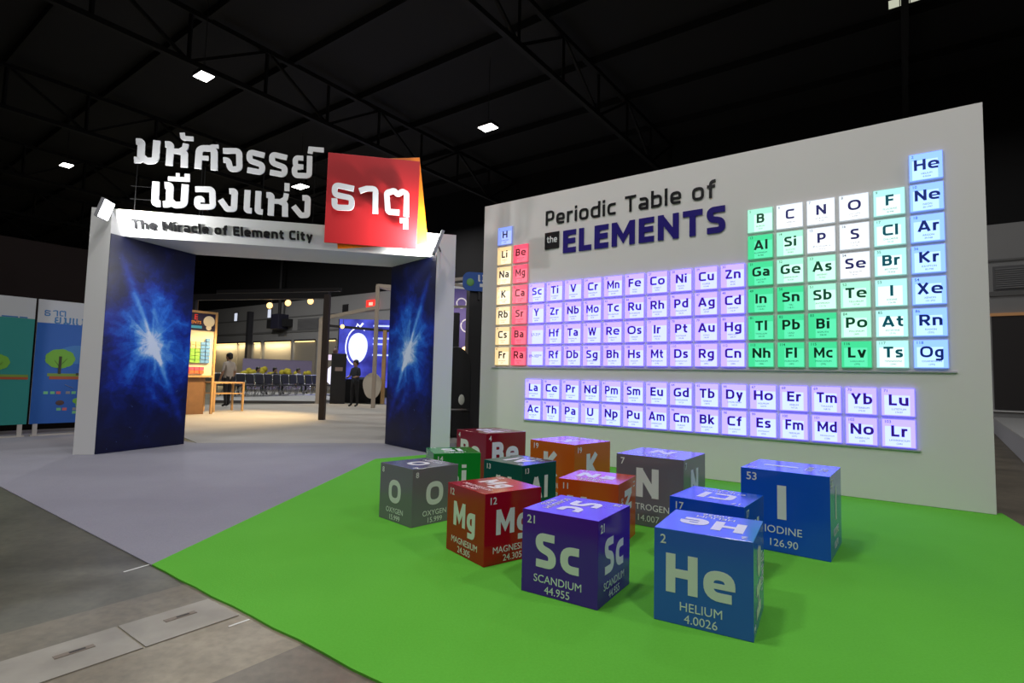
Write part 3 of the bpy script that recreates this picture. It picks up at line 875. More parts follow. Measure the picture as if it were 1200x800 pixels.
    L.new(rp.outputs['Color'], mx.inputs['A']); mx.inputs['B'].default_value = (.25, .45, .9, 1)
    L.new(mx.outputs['Result'], b.inputs['Base Color'])
    b.inputs['Roughness'].default_value = .33; b.inputs['Specular IOR Level'].default_value = .35
    return mm
JL = math.hypot(DJ, TJ)
ja = math.atan2(TJ, DJ)
mu = MB().box(.004, JL - .003, -.008, -.001, .003, HS - .009).build('mural_panel', nebula_material('nebula_print', False, 0), portal)
mu['label'] = 'dark blue galaxy print on the left jamb'
mu.rotation_euler = (0, 0, ja); mu.location = (0, 0, .008)
mu = MB().box(.004, JL - .003, .001, .008, .003, HS - .012).build('mural_panel', nebula_material('nebula_print_mirrored', False, 1), portal)
mu['label'] = 'dark blue galaxy print on the right jamb'
mu.rotation_euler = (0, 0, math.pi - ja); mu.location = (PW, 0, .011)

# tilted fascia lettering (follows the sloping face of the header)
fa = math.atan2(TJ * kf - .002, HP - HS)
fas = empty('fascia_title', port(.222, .045, 3.21), PANG, 'black raised lettering on the portal header reading The Miracle of Element City', 'sign')
ft = Matrix.Rotation(fa, 4, 'X')
line, tot = set_line('The Miracle of Element City', .17, .15)
kx, cap = 2.38 / tot, .128
for ch, S in line:
    T = [([(px * kx, -.115 + pz * cap) for px, pz in pts], r * kx, ww * kx * 1.25) for pts, r, ww in S]
    me = stroke_mesh(T, -.006, .003); me.transform(ft)
    link_mesh('letter', me, M_ink, fas)

THAI= [["ม", [[[[0.233, 4.303], [0.3, 4.31], [0.305, 4.049], [0.226, 4.041]], 0.03, 0.088], [[[0.49, 4.347], [0.488, 4.056], [0.375, 4.044], [0.318, 4.099]], 0.06, 0.088]]], ["ห", [[[[0.597, 4.305], [0.665, 4.313], [0.664, 4.008]], 0.03, 0.088], [[[0.671, 4.215], [0.792, 4.224], [0.85, 4.274], [0.859, 4.343]], 0.03, 0.075], [[[0.779, 4.227], [0.848, 4.206], [0.857, 4.003]], 0.02, 0.088]]], ["mark", [[[[0.803, 4.495], [0.817, 4.419], [0.95, 4.424]], 0.02, 0.062]]], ["ศ", [[[[1.033, 4.001], [1.036, 4.295], [1.229, 4.316], [1.244, 4.0]], 0.07, 0.088], [[[1.162, 4.165], [1.057, 4.16]], 0, 0.065], [[[1.127, 4.302], [1.203, 4.341], [1.283, 4.35]], 0.02, 0.055]]], ["จ", [[[[1.345, 4.294], [1.556, 4.317], [1.575, 4.053], [1.455, 4.034], [1.42, 4.168], [1.356, 4.161]], 0.05, 0.078]]], ["ร", [[[[1.899, 4.286], [1.696, 4.317], [1.702, 4.192], [1.877, 4.141], [1.875, 4.031], [1.681, 4.049]], 0.05, 0.078]]], ["ร", [[[[2.206, 4.285], [2.0, 4.317], [2.007, 4.19], [2.184, 4.139], [2.181, 4.027], [1.985, 4.046]], 0.05, 0.078]]], ["ย", [[[[2.431, 4.302], [2.321, 4.299], [2.325, 4.172], [2.437, 4.171]], 0.05, 0.07], [[[2.408, 4.168], [2.314, 4.152], [2.325, 4.034], [2.526, 4.048], [2.518, 4.346]], 0.05, 0.075]]], ["mark", [[[[2.521, 4.382], [2.528, 4.452], [2.711, 4.455]], 0, 0.068]]], ["เ", [[[[0.515, 3.761], [0.521, 3.456], [0.589, 3.458]], 0.03, 0.088]]], ["ม", [[[[0.628, 3.721], [0.695, 3.727], [0.7, 3.459], [0.625, 3.452]], 0.03, 0.088], [[[0.886, 3.758], [0.887, 3.467], [0.765, 3.453], [0.713, 3.506]], 0.06, 0.088]]], ["mark", [[[[0.664, 3.821], [0.938, 3.833]], 0, 0.06], [[[0.782, 3.91], [0.784, 3.836]], 0, 0.045], [[[0.901, 3.912], [0.901, 3.829]], 0, 0.065]]], ["อ", [[[[1.017, 3.705], [1.235, 3.722], [1.257, 3.469], [1.056, 3.451], [1.052, 3.57], [1.107, 3.575], [1.107, 3.523]], 0.05, 0.078]]], ["ง", [[[[1.459, 3.716], [1.531, 3.723], [1.533, 3.462], [1.444, 3.455], [1.351, 3.582]], 0.025, 0.08]]], ["แ", [[[[1.7, 3.754], [1.701, 3.458], [1.769, 3.458]], 0.03, 0.078], [[[1.845, 3.753], [1.849, 3.455], [1.916, 3.452]], 0.03, 0.078]]], ["ห", [[[[1.955, 3.707], [2.023, 3.71], [2.026, 3.411]], 0.03, 0.082], [[[2.03, 3.622], [2.152, 3.628], [2.214, 3.674], [2.224, 3.753]], 0.03, 0.068], [[[2.14, 3.627], [2.212, 3.6], [2.221, 3.411]], 0.02, 0.08]]], ["mark", [[[[2.226, 3.906], [2.228, 3.792]], 0, 0.068]]], ["ง", [[[[2.447, 3.71], [2.522, 3.715], [2.524, 3.458], [2.439, 3.45], [2.33, 3.576]], 0.025, 0.08]]]]
RED= [["ธ", [[[[3.192, 3.814], [2.928, 3.848], [2.931, 3.705], [3.167, 3.674], [3.171, 3.53], [2.937, 3.521], [2.931, 3.649]], 0.06, 0.078]]], ["า", [[[[3.269, 3.789], [3.366, 3.831], [3.494, 3.839], [3.503, 3.478]], 0.05, 0.08]]], ["ต", [[[[3.843, 3.523], [3.679, 3.521], [3.652, 3.797], [3.755, 3.839], [3.814, 3.787], [3.874, 3.841], [3.936, 3.811], [3.942, 3.472]], 0.04, 0.08]]], ["mark", [[[[3.853, 3.407], [3.936, 3.41], [3.94, 3.288]], 0, 0.07]]]]

def thai_sign():
    r = empty('thai_sign', PORTAL_A, PANG, 'large white Thai lettering in two rows standing on the portal header', 'sign')
    for nm, st in THAI:
        o = link_mesh('letter' if nm != 'mark' else 'vowel_mark', stroke_mesh(st, -.012, .012), M_letter, r)
    b = MB()
    for z in (3.50, 3.68, 4.06, 4.26): b.box(.2, 2.76, .013, .021, z - .003, z + .003)
    for s in (.26, 1.08, 1.12, 1.9, 2.6): b.box(s - .004, s + .004, .021, .029, HP, 4.40)
    b.box(.815, .821, .013, .021, 4.26, 4.46).box(2.525, 2.531, .013, .021, 4.26, 4.44).box(.78, .786, .013, .021, 3.68, 3.9).box(2.224, 2.23, .013, .021, 3.68, 3.88).box(.90, .906, .013, .021, 3.68, 3.9)
    b.build('support_frame', mat('thin_frame', (.008, .008, .008), .9, .05), r)
    return r
thai_sign()

red = empty('square_sign', PORTAL_A, PANG, 'tilted red square sign with white Thai letters and an orange backing', 'sign')
def plate(name, quad, y0, y1, material, parent):
    pts = [(x, y0, z) for x, z in quad] + [(x, y1, z) for x, z in quad]
    return MB().hexa(pts).build(name, material, parent, .003)
plate('front_panel', [(2.808, 3.022), (4.109, 3.015), (4.115, 4.341), (2.808, 4.339)], -.235, -.215, M_red, red)['label'] = 'red front panel'
plate('backing_panel', [(2.985, 2.97), (4.28, 3.14), (4.11, 4.45), (2.81, 4.27)], -.115, -.095, M_orange, red)['label'] = 'orange backing panel'
for nm, st in RED:
    link_mesh('letter' if nm != 'mark' else 'vowel_mark', stroke_mesh(st, -.315, -.285), M_letter, red)
b = MB()
for x, z in ((3.05, 3.55), (3.0, 3.82), (3.15, 3.68), (3.50, 3.6), (3.49, 3.8), (3.68, 3.7), (3.94, 3.7), (3.94, 3.36), (3.94, 3.6)):
    b.box(x - .01, x + .01, -.286, -.214, z - .01, z + .01)
for x, z in ((3.2, 3.3), (3.9, 3.3), (3.2, 4.0), (3.9, 4.0)): b.box(x - .02, x + .02, -.216, -.114, z - .02, z + .02)
for x in (3.2, 3.9): b.box(x - .02, x + .02, -.096, .010, 3.27, 3.33); b.box(x - .02, x + .02, -.05, -.02, HP, 4.05); b.box(x - .02, x + .02, -.096, -.04, 3.98, 4.02)
b.build('standoffs', M_dark, red)

RS, RZ = 4.415, 3.085
# floodlights clamped to the front of the pillars
def floodlight(s, z, tilt, label, aim, w=.2, hgt=.22, power=30, t=-.25):
    r = empty('floodlight', port(s, t, z), PANG, label, 'floodlight')
    Rm = Matrix.Rotation(tilt, 4, 'Y')
    MB().box(-.025, .02, -w / 2, w / 2, -hgt / 2, hgt / 2, Rm).build('housing', mat('lamp_housing', (.35, .35, .37), .4), r, .006)
    sgn = 1 if aim > 0 else -1
    MB().box(sgn * .021, sgn * .026, -w / 2 + .012, w / 2 - .012, -hgt / 2 + .012, hgt / 2 - .012, Rm).build('lens', mat('flood_lens', (.9, .9, .9), .3, emit=(1, 1, 1), estr=14), r)
    MB().bar((0, w / 2, 0), (-.06 * sgn, -t + .001, -.02), .02).build('bracket', M_dark, r)
    return r
floodlight(.03, 3.25, .3, 'glowing floodlight clamped to the top of the left portal pillar', 1, w=.26, hgt=.26)
area_light('floodlight_light', port(.08, -.22, 3.26), port(.9, .05, 3.30), FLOOD_L, .2, (1, 1, 1), 2.8)
floodlight(RS, RZ, .34, 'slim floodlight seen edge on at the top of the right portal pillar', -1, w=.2, hgt=.36, t=-.42)
area_light('floodlight_light', port(RS - .06, -.44, RZ), port(3.3, -.12, 3.5), FLOOD_R, .2, (1, 1, 1), 2.9)

# ------------------------------------------------------------------ info boards on the left, and the dark partition behind
BA = Vector((-7.81, 9.19, 0)); NA = math.atan2(N.y, N.x)
part = empty('dark_partition', BA - U * .62, NA, 'tall dark brown partition wall behind the info boards', 'partition')
MB().box(-3.2, 1.9, 0, .1, .0072, 3.35).build('panel', mat('dark_partition_paint', (.018, .013, .012), .9, .1), part)
MB().box(-3.2, 1.9, -.03, 0, .0072, .06).build('skirting', mat('skirting', (.45, .42, .4), .5), part)

def plant_scene(parent, cx, z, s, y):
    """printed garden plot: soil slab, tree and bush"""
    MB().box(cx - .30 * s, cx + .34 * s, y - .004, y, z - .05 * s, z + .01 * s).build('printed_soil', mat('print_soil', (.45, .10, .04), .6), parent)
    MB().box(cx - .33 * s, cx + .34 * s, y - .0045, y, z, z + .05 * s).build('printed_grass', mat('print_grass', (.22, .34, .05), .6), parent)
    b = MB()
    random.seed(int(abs(cx) * 100))
    for k in range(9):
        a = 2 * math.pi * k / 9
        rr = .11 * s
        b.prism([(cx - .17 * s + .10 * s * math.cos(a) + rr * math.cos(q), z + .30 * s + .08 * s * math.sin(a) + rr * .8 * math.sin(q)) for q in [2 * math.pi * j / 12 for j in range(12)]], y - .006 - k * .0002, y - .0005, Matrix.Rotation(0, 4, 'X'))
    for v in b.bm.verts: v.co = Vector((v.co.x, v.co.z, v.co.y))
    b.build('printed_tree', mat('print_leaf', (.20, .50, .05), .6), parent)
    b = MB().box(cx - .19 * s, cx - .15 * s, y - .0095, y - .001, z + .04 * s, z + .34 * s)
    b.bar((cx - .17 * s, y - .009, z + .18 * s), (cx - .08 * s, y - .009, z + .30 * s), .02 * s, .002).bar((cx - .17 * s, y - .009, z + .16 * s), (cx - .25 * s, y - .009, z + .27 * s), .02 * s, .002)
    b.build('printed_trunk', mat('print_trunk', (.05, .05, .02), .6), parent)

def info_board(s0, s1, colr, zsplit, label, name_col):
    r = empty('info_board', BA, NA, label, 'info board')
    MB().box(s0, s1, 0, .03, .21, 2.285).build('panel', mat('board_core', (.6, .62, .64), .5), r)
    MB().box(s0, s1, -.003, .0005, .21, zsplit).build('printed_field', mat(name_col, colr, .5), r)
    for s in (s0 + .08, s1 - .08):
        MB().box(s - .03, s + .03, .0, .03, .0072, .21).build('leg', mat('board_leg', (.62, .58, .53), .5), r)
    MB().box(s0 + .02, s1 - .02, -.02, .05, .0072, .03).build('foot_rail', mat('board_leg', (.62, .58, .53), .5), r)
    return r
bl = info_board(-1.25, -.205, (.028, .30, .27), 1.94, 'teal info board with a printed tree, at the left edge of the picture', 'board_teal')
plant_scene(bl, -.50, .98, .78, -.003)
MB().box(-.62, -.42, -.005, -.0032, 1.945, 1.965).box(-.40, -.30, -.005, -.0032, 1.945, 1.965).build('printed_caption', mat('print_blue', (.05, .22, .5), .5), bl)
bb = info_board(-.172, .92, (.020, .13, .50), 1.895, 'blue info board with a printed tree beside the left portal pillar', 'board_blue')
plant_scene(bb, .34, 1.0, 1.0, -.003)
me = MB()
M_caption = mat('print_blue', (.05, .22, .5), .5)
def thai_caption(parent, seq, x, z, k, material, gap=.06):
    for nm in seq:
        st = dict(list(THAI) + list(RED))[nm]
        xs = [p[0] for q in st for p in q[0]]; zs = [p[1] for q in st for p in q[0]]
        x0, z0 = min(xs), min(zs)
        T = [([(x + (a - x0) * k, z + (c - z0) * k) for a, c in pts], r * k, w * k * .8) for pts, r, w in st]
        link_mesh('printed_letter', stroke_mesh(T, -.006, -.0005), material, parent)
        x += (max(xs) - x0 + .13) * k
thai_caption(bb, ['ธ', 'า', 'ต'], -.08, 2.02, .26, M_caption)
thai_caption(bb, ['ย', 'ม', 'แ', 'ม', 'ร', 'า', 'ง'], .06, 1.905, .34, M_caption)
b = MB()
for q in [2 * math.pi * j / 24 for j in range(24)]: pass
pl = [(.42 + .38 * math.cos(q), 1.22 + .32 * math.sin(q)) for q in [math.pi * j / 16 for j in range(17)]]
b.prism(pl, -.0042, -.0028)
for v in b.bm.verts: v.co = Vector((v.co.x, v.co.z, v.co.y))
b.build('printed_dome', mat('print_dome', (.05, .22, .55), .5), bb)
MB().box(.40, .58, -.008, -.003, 1.02, 1.06).bar((.47, -.006, 1.04), (.56, -.006, 1.36), .03, .003).bar((.5, -.006, 1.2), (.43, -.006, 1.26), .02, .003).build('printed_well', mat('print_trunk', (.05, .05, .02), .6), bb)
for i, (x, z, c) in enumerate([(-.02, .70, (.2, .6, .25)), (.07, .70, (.2, .6, .25)), (.15, .70, (.65, .15, .15)), (.28, .70, (.3, .3, .3)), (.36, .70, (.3, .3, .3)),
                               (.17, .42, (.25, .6, .2)), (.25, .42, (.25, .6, .2)), (.39, .42, (.3, .3, .32)), (.46, .42, (.3, .3, .32)), (.39, .36, (.3, .3, .32)), (.46, .36, (.3, .3, .32))]):
    MB().box(x, x + .06, -.005, -.0025, z, z + .045).build('printed_tag', mat('print_tag%d' % (i % 4), c, .6), bb)
MB().sphere((.21, -.003, .55), .06, (1, .05, .7)).build('printed_stone', mat('print_stone', (.1, .05, .04), .6), bb)
MB().sphere((.44, -.003, .58), .06, (1, .05, .8)).box(.43, .45, -.006, -.002, .48, .56).build('printed_tree', mat('print_leaf', (.20, .50, .05), .6), bb)
MB().bar((.26, -.005, .86), (.38, -.005, .80), .03, .003).build('printed_tool', mat('print_tool', (.5, .5, .52), .5), bb)

# ------------------------------------------------------------------ seen through the portal: booth with a small periodic table
BO = Vector((-8.02, 14.76, 0))
booth = empty('display_booth', BO, NA, 'wooden framed booth holding a small coloured periodic table, left in the portal opening', 'booth')
MB().box(-.06, 0, -.03, .03, .0062, 2.74).build('post', M_wood, booth, .004)
MB().box(-1.5, -1.44, -.03, .03, .0062, 2.74).build('post', M_wood, booth, .004)
MB().box(-1.44, -.06, -.028, .028, 2.68, 2.74).box(-1.44, -.06, -.03, .06, .98, 1.03).build('rail', M_wood, booth)
MB().box(-1.44, -.06, 0, .02, 1.03, 2.68).build('back_panel', mat('booth_back', (.85, .72, .5), .6), booth)
hd = MB().box(-1.44, -.06, -.02, 0, 2.22, 2.68).build('header_sign', mat('booth_header', (.02, .015, .05), .4), booth); hd['label'] = 'dark header sign'
MB().sphere((-.22, -.02, 2.47), .15, (1, .06, 1)).sphere((-.22, -.02, 2.30), .07, (1, .1, 1)).build('printed_figure', mat('print_cream', (.75, .66, .5), .6), hd)
link_mesh('lettering', merge([(text_mesh('E', .2, .01, .001), frame((-.56, -.022, 2.5), (1, 0, 0), (0, 0, 1)))]), mat('print_red', (.7, .03, .03), .5), hd)
link_mesh('lettering', merge([(text_mesh('ENTS', .11, .01, .001), frame((-.55, -.022, 2.39), (1, 0, 0), (0, 0, 1)))]), mat('print_orange', (.9, .3, .02), .5), hd)
MB().box(-.75, -.4, -.024, -.02, 2.27, 2.34).build('printed_band', mat('print_sky', (.05, .35, .6), .5), hd)
CARD = {'g': (.25, .55, .10), 'b': (.12, .30, .62), 'y': (.75, .6, .3), 'p': (.85, .12, .22), 'r': (.85, .2, .08)}
for ci in range(9):
    for ri in range(7):
        k = 'b' if ci > 6 else ('y' if ri < 2 + (ci > 3) else 'g')
        if ci == 8 and ri == 0: k = 'b'
        if ri == 0 and ci < 8: continue
        x, z = -1.3 + ci * .128, 1.93 - ri * .095
        MB().box(x, x + .11, -.05, 0, z, z + .082).build('element_card', mat('card_' + k, CARD[k], .5), booth)
for ci in range(8):
    for ri in range(2):
        x, z = -1.28 + ci * .125, 1.17 - ri * .09
        MB().box(x, x + .11, -.05, 0, z, z + .08).build('element_card', mat('card_' + 'pr'[ri], CARD['pr'[ri]], .5), booth)
cb = MB().box(-1.45, -.2, .05, .55, .0062, .98).build('base_cabinet', M_wood_dark, booth, .004)
spot_light('booth_lamp', BO + N * (-.8) + U * 1.5 + Z * 2.95, BO + N * (-.5) + Z * 1.5, 60, 1.3, (1, .78, .45))
bw = empty('booth_wall', BO + N * .1 - U * 1.6, NA, 'brown wall panel rising behind the small periodic table booth', 'wall panel')
MB().box(-3.2, .1, 0, .1, .0062, 3.25).build('panel', mat('brown_wall', (.16, .085, .045), .6), bw)
# wooden table beside the booth
tb = empty('wooden_table', (-8.30, 15.85, .0062), NA + .05, 'plain wooden table frame standing beside the booth', 'table')
MB().box(-.45, .45, -.3, .3, .80, .845).build('top', M_wood, tb, .004)
for sx in (-1, 1):
    for sy in (-1, 1):
        MB().box(sx * .42 - .025, sx * .42 + .025, sy * .27 - .025, sy * .27 + .025, 0, .80).build('leg', M_wood, tb)
MB().box(-.395, .395, -.285, -.255, .5, .53).box(-.395, .395, .255, .285, .5, .53).build('stretcher', M_wood, tb)

# dark frame with warm spotlights above the booth area
gate = empty('lighting_frame', (-4.697, 13.704, 0), 0, 'dark post and overhead beam carrying warm spotlights in the portal opening', 'frame')
MB().box(-.07, .07, -.07, .07, .0062, 3.15).build('post', mat('dark_brown_post', (.035, .022, .016), .5), gate, .004)
MB().bar((.05, 0, 3.13), (-3.9, .95, 3.13), .14, .16).build('beam', M_black, gate)
MB().box(-4.0, -3.86, .9, 1.02, .0062, 3.2).build('post', M_black, gate)
def spot_lamp(loc, label, aim, power=45):
    r = empty('spotlight', loc, 0, label, 'spotlight', 'warm spotlights')
    MB().tube([(0, 0, 0), (0, .10, .06)], [.07, .04], 12).build('housing', M_dark, r)
    MB().sphere((0, -.012, -.008), .085, (1, .5, 1), 12).build('bulb', M_lamp_warm, r)
    MB().tube([(0, .10, .06), (0, .10, .28)], .01, 6).build('stem', M_dark, r)
    if power: spot_light('spotlight_light', Vector(loc) + Vector((0, -.08, -.06)), aim, power, 1.9, (1, .68, .30))
spot_lamp((-6.60, 14.72, 2.97), 'leftmost warm spotlight hanging under the dark beam', (-7.4, 13.9, .0), 700)
spot_lamp((-6.08, 14.66, 3.045), 'small warm spotlight in the middle of the dark beam', (-7.6, 13.4, .0), 70)
spot_lamp((-5.46, 14.62, 3.10), 'right warm spotlight hanging near the dark post', (-6.8, 12.6, .0), 50)
bm_ = MB().bar((-4.7, 14.3, 3.45), (-8.6, 15.3, 3.45), .1, .1).build('lamp_bar', M_black, gate)
bm_.location = Vector((4.697, -13.704, 0)) * 1 + Vector((0, .45, 0))

# pale frames further back
f1 = empty('timber_arch', (0, 0, 0), 0, 'pale timber frame of two posts and a top beam beyond the dark post', 'frame')
MB().box(-7.45, -7.31, 20.9, 21.04, .0062, 3.25).build('post', mat('grey_timber', (.5, .42, .34), .6), f1)
MB().box(-4.85, -4.73, 19.06, 19.18, .0062, 4.29).build('post', mat('grey_timber', (.5, .42, .34), .6), f1)
MB().bar((-7.38, 20.97, 3.27), (-4.79, 19.2, 3.55), .1, .12).build('beam', mat('grey_timber', (.5, .42, .34), .6), f1)
MB().bar((-4.8, 19.12, 4.3), (-2.2, 20.0, 4.3), .12, .12).bar((-4.8, 19.12, 4.3), (-3.6, 22.0, 4.3), .12, .12).build('beam', mat('grey_timber', (.5, .42, .34), .6), f1)
f2 = empty('timber_post', (-5.166, 22.10, 0), 0, 'brown wooden post with crossbeam behind the tall pale post', 'post')
MB().box(-.07, .07, -.07, .07, .0, 2.97).build('post', M_wood, f2)
MB().bar((.3, .1, 2.95), (-2.1, -.6, 3.05), .08, .1).build('crossbeam', M_dark, f2)
spot_lamp((-6.66, 21.30, 3.02), 'single warm spotlight on the crossbeam left of the glowing screen', (-6.5, 19, 0), 120)

# kiosk, table with black cloth, round cutout
k = empty('kiosk', (-6.75, 21.35, 0), .3, 'dark upright kiosk with a pale logo patch beside the dark post', 'kiosk')
MB().box(-.28, .28, -.15, .15, .0, 1.95).build('cabinet', mat('kiosk_black', (.012, .012, .014), .4), k, .01)
MB().box(-.13, .15, -.156, -.149, 1.27, 1.42).build('logo_patch', mat('kiosk_logo', (.30, .22, .20), .5), k)
t = empty('cloth_table', (-6.0, 22.6, 0), .1, 'table under a black cloth behind the standing visitor', 'table')
MB().box(-.75, .75, -.35, .35, .0, .93).build('cloth', mat('black_cloth', (.01, .01, .012), .9), t, .02)
MB().box(-.77, .77, -.37, .37, .93, .96).build('top', mat('black_cloth', (.01, .01, .012), .9), t, .01)
MB().box(-.55, .3, -.2, .2, .96, 1.05).build('display_tray', mat('tray', (.1, .12, .2), .5), t)
rc = empty('round_cutout', (-5.55, 21.9, 0), .05, 'pale rounded cutout board standing behind the tall pale post', 'cutout')
b = MB(); b.prism([(.37 * math.cos(q) * (1 + .06 * math.sin(3 * q)), .72 + .52 * math.sin(q)) for q in [2 * math.pi * j / 28 for j in range(28)]], -.02, .02)
for v in b.bm.verts: v.co = Vector((v.co.x, v.co.z, v.co.y))
b.build('board', mat('cutout_cream', (.62, .56, .48), .6), rc)
MB().box(-.03, .03, .02, .06, 0, .9).box(-.18, .18, -.1, .14, 0, .03).build('stand', M_dark, rc)

# glowing screen
SC = Vector((-9.05, 28.6, 0)); sa = -.02
scr = empty('led_screen', SC, sa, 'large glowing blue screen with an egg shaped figure and lines of text', 'screen')
def screen_material():
    mm = bpy.data.materials.new('screen_blue'); mm.use_nodes = True
    nt = mm.node_tree; b = nt.nodes['Principled BSDF']; L = nt.links
    tc = nt.nodes.new('ShaderNodeTexCoord'); n = nt.nodes.new('ShaderNodeTexNoise'); n.inputs['Scale'].default_value = .9; n.inputs['Detail'].default_value = 6
    L.new(tc.outputs['Object'], n.inputs['Vector'])
    r = nt.nodes.new('ShaderNodeValToRGB'); r.color_ramp.elements[0].position = .35; r.color_ramp.elements[0].color = (.012, .012, .22, 1)
    r.color_ramp.elements[1].position = .75; r.color_ramp.elements[1].color = (.10, .13, .95, 1)
    L.new(n.outputs['Fac'], r.inputs['Fac']); L.new(r.outputs['Color'], b.inputs['Emission Color'])
    b.inputs['Base Color'].default_value = (.02, .02, .05, 1); b.inputs['Emission Strength'].default_value = 1.0
    return mm
MB().box(-.05, 4.7, 0, .15, .5, 4.05).build('panel', screen_material(), scr)
M_glow = mat('screen_white', (.2, .2, .2), .5, emit=(1.0, 1.05, 1.6), estr=1.3)
M_txt = mat('screen_text', (.2, .2, .2), .5, emit=(.5, .6, 1.3), estr=1.2)
b = MB(); b.prism([(.98 + (.50 + .06 * math.sin(q)) * math.cos(q), 2.55 + .78 * math.sin(q)) for q in [2 * math.pi * j / 28 for j in range(28)]], -.03, 0)
for v in b.bm.verts: v.co = Vector((v.co.x, v.co.z, v.co.y))
b.build('egg_figure', mat('screen_egg', (.2, .2, .2), .5, emit=(.75, .82, 1.5), estr=1.2), scr)
MB().tube([(.98 + .64 * math.cos(q), -.03, 2.6 + 1.0 * math.sin(q)) for q in [math.radians(60 + j * 9) for j in range(22)]], .03, 6).build('glow_arc', M_glow, scr)
MB().tube([(.8, -.03, 3.55), (.92, -.03, 3.8), (1.05, -.03, 3.65), (1.2, -.03, 3.85)], .05, 6).build('glow_crest', M_glow, scr)
for x0, x1, z in ((1.75, 3.9, 3.68), (1.75, 2.7, 3.02), (1.75, 2.5, 2.72), (2.9, 4.2, 2.6), (1.75, 3.6, 2.15), (2.9, 3.9, 1.9)):
    MB().box(x0, x1, -.02, 0, z, z + .09).build('text_line', M_txt, scr)
MB().box(-.1, -.05, .0, .15, 0, 4.05).box(4.7, 4.75, 0, .15, 0, 4.05).box(-.05, 4.7, .02, .13, 0, .5).build('support', M_black, scr)
for x, z in ((.2, 1.4), (.55, 1.25)):
    pass
area_light('screen_glow', SC + Vector((2.3, -.6, 2.2)), SC + Vector((2.3, -8, 1)), 22, 3, (.4, .45, 1))

# ------------------------------------------------------------------ seating
pf = empty('low_platform', (0, 0, 0), 0, 'low grey stage platform edge in front of the rows of chairs', 'platform')
MB().prism([(-10.9, 19.9), (-7.5, 20.95), (-6.8, 29.5), (-15, 29.5)], .0, .10).build('deck', mat('platform_grey', (.30, .30, .30), .7), pf)
MB().bar((-10.9, 19.88, .05), (-7.5, 20.93, .05), .02, .1).build('edge', mat('platform_edge', (.10, .09, .085), .7), pf)
def chair_proto():
    r = empty('chair', (0, 0, 0), 0, 'black padded chair with curved chrome frame in the audience rows', 'chair', 'audience chairs')
    M_pad = mat('chair_pad', (.012, .012, .016), .6)
    MB().box(-.195, .195, -.22, .22, .43, .48).build('seat', M_pad, r, .015)
    b = MB(); b.box(-.195, .195, -.02, .02, 0, .42); me = b.mesh('backrest', .012)
    o = link_mesh('backrest', me, M_pad, r); o.location = (0, -.22, .52); o.rotation_euler = (.18, 0, 0)
    for s in (-1, 1):
        MB().tube([(s * .212, .20, 0), (s * .212, .12, .45), (s * .212, -.2, .47), (s * .212, -.26, .6), (s * .212, -.33, .95)], .014, 6).build('frame', M_chrome, r, smooth=True)
        MB().tube([(s * .212, -.26, 0), (s * .212, .05, .45)], .014, 6).build('leg', M_chrome, r, smooth=True)
    MB().tube([(-.212, -.33, .95), (.212, -.33, .95)], .014, 6).tube([(-.212, .2, .01), (.212, .2, .01)], .012, 6).build('crossbar', M_chrome, r)
    return r
def copy_tree(o, parent=None):
    c = o.copy(); col.objects.link(c)
    if parent is not None: c.parent = parent
    for ch in [q for q in o.children]: copy_tree(ch, c)
    return c
ch0 = chair_proto()
first = True
SEATS = []
for row, cnt in ((0, 12), (1, 10)):
    for i in range(cnt):
        p = Vector((-11.55, 22.9, .116)) + Vector((.205, .42, 0)) * i + Vector((-.85, .40, 0)) * row
        c = ch0 if first else copy_tree(ch0); first = False
        c.location = p; c.rotation_euler = (0, 0, -2.0 + random.uniform(-.06, .06))
        SEATS.append(p)

